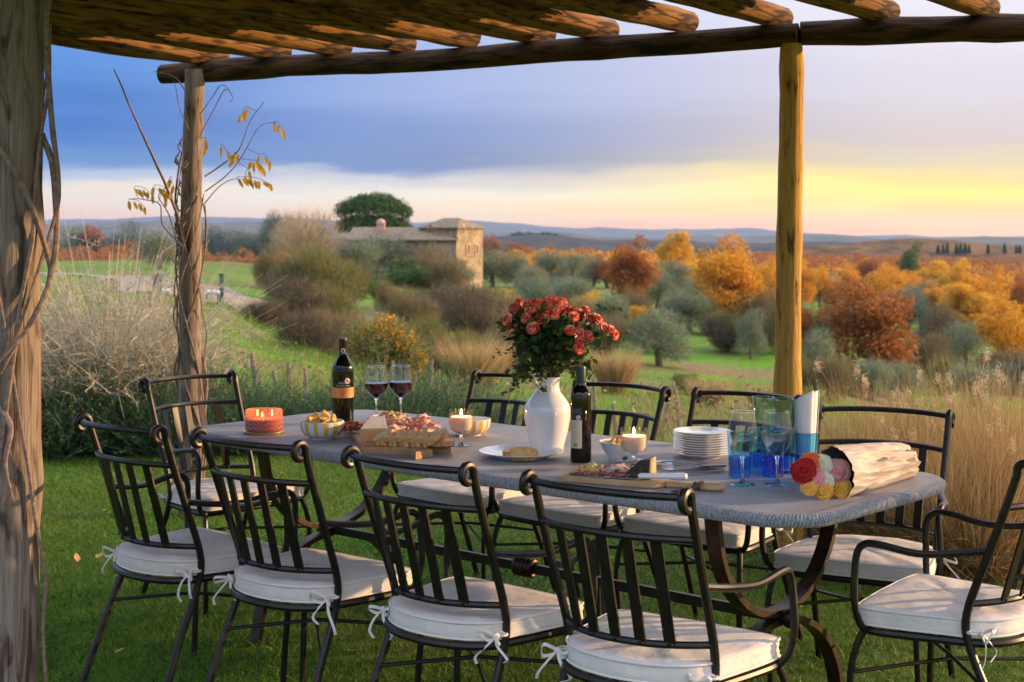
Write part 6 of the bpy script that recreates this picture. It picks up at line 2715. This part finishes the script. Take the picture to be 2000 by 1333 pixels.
# autumn trees
for a in (('russet', 1236, 604, 440, 108, 'tall russet tree with a ragged pointed top', 0),
          ('amber', 1322, 565, 446, 92, 'golden tree between the russet and the big orange oak', 1),
          ('orange', 1418, 656, 444, 185, 'big orange oak left of the golden post', 2),
          ('orange', 1500, 642, 488, 80, 'smaller orange tree just left of the golden post', 0),
          ('russet', 1568, 692, 585, 70, 'low rusty tree behind the golden post', 1),
          ('russet', 1700, 738, 528, 205, 'broad rusty brown oak right of the golden post', 2),
          ('orange', 1905, 652, 508, 150, 'bright orange tree at the right, above the dark-trunked olive', 1),
          ('orange', 1975, 752, 575, 130, 'orange tree at the right edge of the view', 0),
          ('orange', 1600, 602, 498, 70, 'orange treetop right beside the golden post', 1),
          ('orange', 1660, 602, 508, 60, 'second orange treetop right of the golden post', 2),
          ('russet', 1690, 582, 482, 66, 'brown treetop left of the dark evergreen tree', 0),
          ('orange', 1738, 604, 504, 78, 'orange treetop below the dark evergreen tree', 0),
          ('orange', 1800, 604, 502, 84, 'orange treetop right below the dark evergreen tree', 1),
          ('amber', 1870, 622, 500, 90, 'golden orange treetop above the right olive', 2),
          ('orange', 1945, 642, 512, 80, 'orange treetop towards the right edge', 2),
          ('russet', 2000, 652, 520, 90, 'rusty treetop cut by the right edge', 1),
          ('russet', 958, 520, 450, 50, 'rusty tree just right of the farmhouse tower', 1),
          ('russet', 1012, 516, 470, 70, 'rusty tree in the far wood, right of the farmhouse', 2),
          ('russet', 1075, 520, 474, 80, 'rusty tree in the far wood, above the olive row', 0),
          ('russet', 1150, 528, 478, 80, 'rusty tree in the far wood, left of the tall russet tree', 1),
          ('russet', 178, 490, 434, 70, 'rusty tree far off behind the left olive trees', 2)):
    plant(*a[:6], 'autumn_tree', 'tree', G_OR, a[6])
plant('pine', 731, 178, 375, 156, 'umbrella pine with a wide flat-domed crown behind the farmhouse', 'umbrella_pine', 'tree', None, 0, 0, (178, -3.2))
plant('greenoak', 1780, 590, 464, 66, 'dark green evergreen tree rising above the orange wood', 'evergreen_tree', 'tree', None, 0)
plant('bare', 600, 540, 392, 140, 'half-bare yellowish tree left of the umbrella pine', 'bare_tree', 'tree', None, 0)
plant('cypress', 798, 552, 458, 36, 'dark cypress in front of the farmhouse', 'cypress', 'tree', None, 0)
for a in (('bush', 786, 562, 496, 110, 'dark green ivy-like bush at the foot of the farmhouse', 0),
          ('bush', 828, 566, 515, 70, 'small dark green bush left of the tower', 1),
          ('bush', 1340, 770, 722, 62, 'small dark green bush behind the chair right of the bouquet', 2),
          ('bush', 1850, 640, 590, 70, 'green bush among the right olive trees', 1),
          ('bush', 730, 586, 538, 80, 'bright green bush on the grassy terrace', 2)):
    plant(*a[:6], 'green_bush', 'bush', G_SC, a[6])
for a in (('scrub', 840, 566, 476, 130, 'tall brown leafless thicket in front of the tower', 0),
          ('scrub_green', 628, 600, 468, 170, 'tall yellow-green thicket left of the farmhouse', 0),
          ('scrub_dark', 585, 655, 540, 150, 'dark brown bramble at the foot of the yellow-green thicket', 1),
          ('scrub_dark', 870, 642, 540, 190, 'dark brown thicket on the slope left of the bouquet', 0),
          ('mixed', 950, 640, 545, 130, 'thicket sprinkled with orange leaves behind the bouquet', 0),
          ('scrub', 640, 690, 600, 110, 'purple-brown bramble above the wine bottle', 2),
          ('scrub_green', 760, 722, 612, 190, 'green and rusty thicket right of the wine bottle', 1),
          ('mixed', 790, 752, 650, 110, 'low thicket with orange leaves above the wine glasses', 1),
          ('scrub_dark', 860, 745, 640, 90, 'dark shrub right of the wine glasses', 2),
          ('scrub_green', 560, 560, 505, 80, 'low yellow-green shrub beside the track', 2),
          ('scrub', 1000, 720, 610, 150, 'brown shrub hidden behind the rose bouquet', 1),
          ('scrub', 1180, 705, 610, 120, 'brown shrub right of the rose bouquet', 2),
          ('scrub', 1520, 690, 570, 90, 'yellow-brown thicket behind the golden post', 0),
          ('scrub_green', 1660, 772, 700, 90, 'green-brown scrub right of the golden post', 1),
          ('scrub', 700, 548, 470, 70, 'brown shrub beside the long farmhouse wall', 1),
          ('scrub', 872, 575, 500, 90, 'brown thicket covering the foot of the tower', 2),
          ('scrub_green', 1420, 690, 600, 80, 'green shrub under the big orange oak', 0)):
    plant(*a[:6], 'thicket', 'shrub', G_SC, a[6])
for a in (('amber_bush', 1165, 640, 562, 110, 'bright yellow bush behind the right of the rose bouquet', 0),
          ('amber_bush', 1245, 650, 585, 50, 'small yellow bush right of the rose bouquet', 1)):
    plant(*a[:6], 'yellow_bush', 'bush', G_SC, a[6])
for a in ((915, 765, 640, 80, 'tan reed clump left of the rose bouquet', 0), (950, 755, 650, 60, 'tan reed clump right against the rose bouquet', 1), (1200, 770, 660, 66, 'tan reed clump right of the rose bouquet', 2), (1385, 800, 722, 60, 'yellow reed clump behind the plates', 0), (1490, 800, 735, 50, 'yellow reed clump left of the golden post', 2)):
    plant('reeds', a[0], a[1], a[2], a[3], a[4], 'reed_clump', 'reeds', 'dry reed clumps', a[5])


# the rest of the hillside growth, each kind counted from the left
EXTRA = [('scrub_dark', 515, 652, 570, 110), ('scrub_dark', 600, 690, 590, 130), ('scrub', 690, 700, 606, 120), ('scrub_green', 722, 722, 625, 140),
         ('mixed', 748, 738, 596, 160), ('scrub_green', 825, 726, 610, 120), ('scrub', 805, 645, 552, 120), ('scrub_dark', 925, 668, 556, 150),
         ('scrub_green', 905, 728, 636, 120), ('scrub', 985, 648, 556, 120), ('scrub', 1012, 700, 590, 120), ('olive', 1042, 640, 540, 90),
         ('scrub_green', 668, 598, 498, 120), ('scrub', 558, 590, 506, 90), ('scrub', 528, 566, 478, 80), ('bare', 560, 530, 424, 80), ('olive', 474, 524, 448, 64),
         ('scrub', 1112, 668, 576, 120), ('olive', 1192, 662, 572, 96), ('scrub_green', 1262, 690, 604, 100), ('scrub', 1240, 640, 556, 90),
         ('scrub_dark', 1418, 690, 596, 120), ('scrub', 1482, 664, 556, 100), ('olive', 1530, 640, 536, 90), ('scrub', 1584, 694, 596, 100),
         ('olive', 1640, 704, 586, 110), ('scrub', 1622, 784, 690, 100), ('olive', 1702, 784, 700, 110), ('scrub', 1804, 734, 636, 120),
         ('scrub_dark', 1834, 704, 596, 120), ('olive', 1772, 652, 556, 100), ('orange', 1842, 644, 536, 120), ('amber', 1888, 654, 548, 140),
         ('orange', 1962, 694, 560, 130), ('scrub', 1964, 764, 676, 130), ('olive', 1862, 606, 538, 80), ('orange', 1562, 604, 500, 80),
         ('russet', 1642, 640, 536, 100), ('orange', 1722, 622, 510, 100), ('orange', 1764, 614, 510, 90), ('amber', 1828, 606, 504, 90),
         ('olive', 1250, 574, 504, 80), ('olive', 1284, 604, 526, 90), ('russet', 1188, 564, 486, 80), ('olive', 1365, 600, 536, 80), ('olive', 1120, 620, 540, 100),
         ('scrub_green', 640, 640, 548, 110), ('scrub', 760, 612, 540, 70), ('scrub_green', 1560, 764, 690, 80), ('scrub_dark', 1325, 640, 570, 90),
         ('scrub_green', 1075, 716, 640, 110), ('scrub', 960, 742, 664, 90), ('olive', 1900, 792, 712, 120), ('scrub_green', 1840, 772, 690, 90)]
DESC = {'scrub_dark': 'dark brown leafless bramble', 'scrub': 'brown twiggy thicket', 'scrub_green': 'yellowish green thicket', 'mixed': 'green thicket sprinkled with orange leaves',
        'olive': 'grey green olive tree', 'bare': 'small half-bare tree', 'orange': 'orange leaved tree', 'amber': 'golden leaved tree', 'russet': 'rust coloured tree'}
WHAT = {'olive': ('olive_tree', 'tree', G_OL), 'bare': ('bare_tree', 'tree', None), 'orange': ('autumn_tree', 'tree', G_OR), 'amber': ('autumn_tree', 'tree', G_OR), 'russet': ('autumn_tree', 'tree', G_OR)}
cnt = {}
for k, px, yb, yt, w in sorted(EXTRA, key=lambda q: q[1]):
    i = cnt[k] = cnt.get(k, 0) + 1
    many = sum(1 for q in EXTRA if q[0] == k) > 1
    nm, ct, gr = WHAT.get(k, ('thicket', 'shrub', G_SC))
    plant(k, px, yb, yt, w, DESC[k] + (' filling in the slope, %s of its sort from the left' % ORD[i - 1] if many else ' by the track' if k == 'bare' else ' above the wine glasses'), nm, ct, gr)


# --- far woods that read as one mass
def far_wood(name, box, n, m, size, seed):
    rng = np.random.default_rng(seed)
    x0, x1, d0, d1 = box
    D = d0 * (d1 / d0) ** rng.random(n)
    px = rng.uniform(x0, x1, n)
    X = (px - 1000) / F * D
    Z = ground_z(X, D)
    V, Q = [], []
    k = 170
    base = np.stack([X, D, Z], 1)
    c = np.repeat(base, k, 0)
    hh = np.repeat(rng.uniform(.6, 1.25, n) * size, k)
    v = unit(rng.normal(size=(n * k, 3))) * (.75 + .3 * rng.random((n * k, 1)))
    pos = c + v * (hh * .42)[:, None] * np.array([1, 1, .9]) + np.stack([np.zeros(n * k), np.zeros(n * k), hh * .55], 1)
    V, Q = cards(pos, size * .11, size * .075, rng)
    o = fast(name, V, Q, m)
    o['kind'] = 'stuff'


far_wood('autumn_wood', (965, 2250, 300, 640), 420, M['orange'], 6.5, 3)
far_wood('brown_wood', (80, 1500, 420, 1000), 420, M['russet'], 7, 4)
far_wood('brown_wood', (1480, 2250, 380, 900), 420, M['russet'], 8, 6)
rc2 = random.Random(6)
for i, px in enumerate((1832, 1842, 1850, 1868, 1876, 1885, 1893, 1930, 1962, 1985, 1992)):
    plant('cypress', px, 0, rc2.uniform(474, 480), rc2.uniform(6, 9), 'tiny dark cypress on the far right hill, %s from the golden post' % ORD[i], 'cypress', 'tree', 'cypresses on the far hill', 0, 0, (862, -9.0))
for i, px in enumerate((1002, 1012, 1022, 1032, 1041, 1050, 1060, 1072, 1084)):
    o = plant('greenoak', px, 0, rc2.uniform(450, 455), rc2.uniform(12, 18), 'dark tree on the distant knoll right of the farmhouse, %s from the tower' % ORD[i], 'knoll_tree', 'tree', 'dark trees on the distant knoll', 0, 0, (1890, -2.0))


# ------------------------------------------------------------------ farmhouse
def farmhouse():
    m_w, nt, N, L, b = principled('field_stone_wall')
    v = N.new('ShaderNodeTexVoronoi')
    tc = N.new('ShaderNodeTexCoord')
    v.inputs['Scale'].default_value = 3.2
    L.new(tc.outputs['Object'], v.inputs['Vector'])
    f = noise_node(N, L, .8, 5, .6, tc.outputs['Object'])
    sc = N.new('ShaderNodeSeparateColor')
    L.new(v.outputs['Color'], sc.inputs[0])
    a = ramp_node(N, L, sc.outputs[0], [(0, (.24, .18, .11)), (.5, (.38, .29, .18)), (1, (.32, .26, .18))])
    st = ramp_node(N, L, f, [(.35, (.65, .62, .58)), (.65, (1.1, 1.05, .95))])
    mx = N.new('ShaderNodeMix')
    mx.data_type = 'RGBA'
    mx.blend_type = 'MULTIPLY'
    mx.inputs['Factor'].default_value = 1
    L.new(a, mx.inputs['A'])
    L.new(st, mx.inputs['B'])
    L.new(mx.outputs['Result'], b.inputs['Base Color'])
    b.inputs['Roughness'].default_value = .95
    bump(N, L, b, v.outputs['Distance'], .6, .06)
    m_r = mat('old_roof_tiles', (.13, .09, .055), (.23, .17, .105), .9, 2.4, 0, .4, .05, detail=6)
    m_wood = mat('old_shutter', (.10, .05, .03), (.15, .08, .05), .8, 5)
    m_br = mat('pink_brick', (.46, .23, .17), (.58, .36, .27), .9, 6)
    o = thing('farmhouse', (0, 0, 0), 0, 'old stone farmhouse with a square tower wing and low tiled roof', 'farmhouse')
    C, Lc, Rc = Vector((-5.53, 150, 0)), Vector((-9.39, 152.45, 0)), Vector((-3.03, 153.9, 0))
    Bc = Lc + Rc - C
    zb, ze, zr = -6.0, 2.30, 3.28

    def P3(q, z):
        return Vector((q.x, q.y, z))
    mb = MB()
    pts = [C, Rc, Bc, Lc]
    for i in range(4):
        a_, b_ = pts[i], pts[(i + 1) % 4]
        mb.add([P3(a_, zb), P3(b_, zb), P3(b_, ze), P3(a_, ze)], [(0, 1, 2, 3)])
    mb.build('tower_wall', m_w, o, False)
    cen = (C + Rc + Bc + Lc) / 4
    ov = 1.10
    E_ = [cen + (q - cen) * ov for q in pts]
    r0 = P3((E_[0] + E_[3]) / 2 * .72 + cen * .28, zr)
    r0 = P3(cen + (Lc - C) * .22, zr)
    r1 = P3(cen - (Lc - C) * .22, zr)
    mb = MB()
    e = [P3(q, ze) for q in E_]
    e2 = [P3(q, ze - .14) for q in E_]
    mb.add(e + [r0, r1] + e2, [(0, 1, 5), (1, 2, 4, 5), (2, 3, 4), (3, 0, 5, 4), (0, 6, 7, 1), (1, 7, 8, 2), (2, 8, 9, 3), (3, 9, 6, 0), (9, 8, 7, 6)])
    rf = mb.build('tower_roof', m_r, o, False)
    # windows on the two visible faces: frame, shutter leaves
    fr, fl = (Rc - C), (Lc - C)

    def window(face, t, z, w, h, nrm):
        d = face.normalized()
        q = C + face * t
        mb = MB()
        for dx, dz, ww, hh in ((0, h / 2 + .08, w + .3, .16), (0, -h / 2 - .05, w + .3, .10), (-w / 2 - .07, 0, .14, h), (w / 2 + .07, 0, .14, h)):
            c = q + d * dx + nrm * .03
            mb.box((c.x, c.y, z + dz), (ww, .12, hh), math.atan2(d.y, d.x))
        f_ = mb.build('window', m_br, o, False)
        mb = MB()
        c = q + nrm * .015
        mb.box((c.x, c.y, z), (w, .06, h), math.atan2(d.y, d.x))
        mb.build('shutter', m_wood, f_, False)
    nr = Vector((fr.y, -fr.x, 0)).normalized()
    nl = Vector((-fl.y, fl.x, 0)).normalized()
    if nl.y > 0:
        nl = -nl
    if nr.y > 0:
        nr = -nr
    window(fr, .22, HC - (450 - YH) / F * 150.8, .35, .75, nr)
    window(fr, .42, HC - (488 - YH) / F * 151.5, .42, .95, nr)
    window(fr, .76, HC - (488 - YH) / F * 152.8, .38, .85, nr)
    window(fl, .72, HC - (445 - YH) / F * 151.6, .35, .40, nl)
    # the long low wing
    W0, W1 = Vector((-16.5, 151, 0)), C + Vector((-.05, -.6, 0))
    W2, W3 = W1 + Vector((.6, 7, 0)), W0 + Vector((.6, 7, 0))
    we, wr = 1.0, 2.15
    mb = MB()
    q = [W0, W1, W2, W3]
    for i in range(4):
        a_, b_ = q[i], q[(i + 1) % 4]
        mb.add([P3(a_, zb), P3(b_, zb), P3(b_, we), P3(a_, we)], [(0, 1, 2, 3)])
    mb.add([P3(W3, we), P3(W0, we), P3((W0 + W3) / 2, wr)], [(0, 1, 2)])
    mb.build('wing_wall', m_w, o, False)
    mb = MB()
    dw = (W1 - W0).normalized() * .35
    dn = (W3 - W0).normalized() * .4
    a0, a1 = P3(W0 - dw - dn, we - .07), P3(W1 + dw * .3 - dn, we - .07)
    m0, m1 = P3((W0 + W3) / 2 - dw, wr + .06), P3((W0 + W3) / 2 * .36 + (W1 + W2) / 2 * .64, wr + .06)
    b0, b1 = P3(W3 - dw + dn, we - .07), P3(W2 + dn, we - .07)
    up = Vector((0, 0, .13))
    mb.add([a0, a1, m1, m0, b0, b1, a0 + up, a1 + up, m1 + up, m0 + up, b0 + up, b1 + up],
           [(6, 7, 8, 9), (9, 8, 11, 10), (3, 2, 1, 0), (4, 5, 2, 3), (0, 1, 7, 6), (5, 4, 10, 11), (0, 6, 9, 3), (3, 9, 10, 4), (7, 11, 8), (1, 2, 5), (1, 5, 11, 7)])
    wroof = mb.build('wing_roof', m_r, o, False)
    cp = P(744, 448, 153.2)
    mb = MB()
    mb.box((cp.x, cp.y, 1.95), (.80, .70, 1.5))
    mb.box((cp.x, cp.y, 2.72), (.95, .85, .10))
    mb.lathe([(.44, 2.77), (.42, 2.95), (.30, 3.12), (.0, 3.2)], 14, (cp.x, cp.y, 0))
    mb.build('chimney', m_br, wroof, 30)


farmhouse()

# ------------------------------------------------------------------ air
hz = bpy.data.materials.new('air')
hz.use_nodes = True
hn, hl = hz.node_tree.nodes, hz.node_tree.links
hn.clear()
ho = hn.new('ShaderNodeOutputMaterial')
hv = hn.new('ShaderNodeVolumePrincipled')
hv.inputs['Color'].default_value = (.40, .60, 1.0, 1)
hv.inputs['Density'].default_value = .000062
hv.inputs['Anisotropy'].default_value = .2
hl.new(hv.outputs[0], ho.inputs['Volume'])
mb = MB()
mb.box((0, 0, 45), (22400, 22400, 170))
hb = mb.build('haze', hz, None, False)
hb['kind'] = 'stuff'
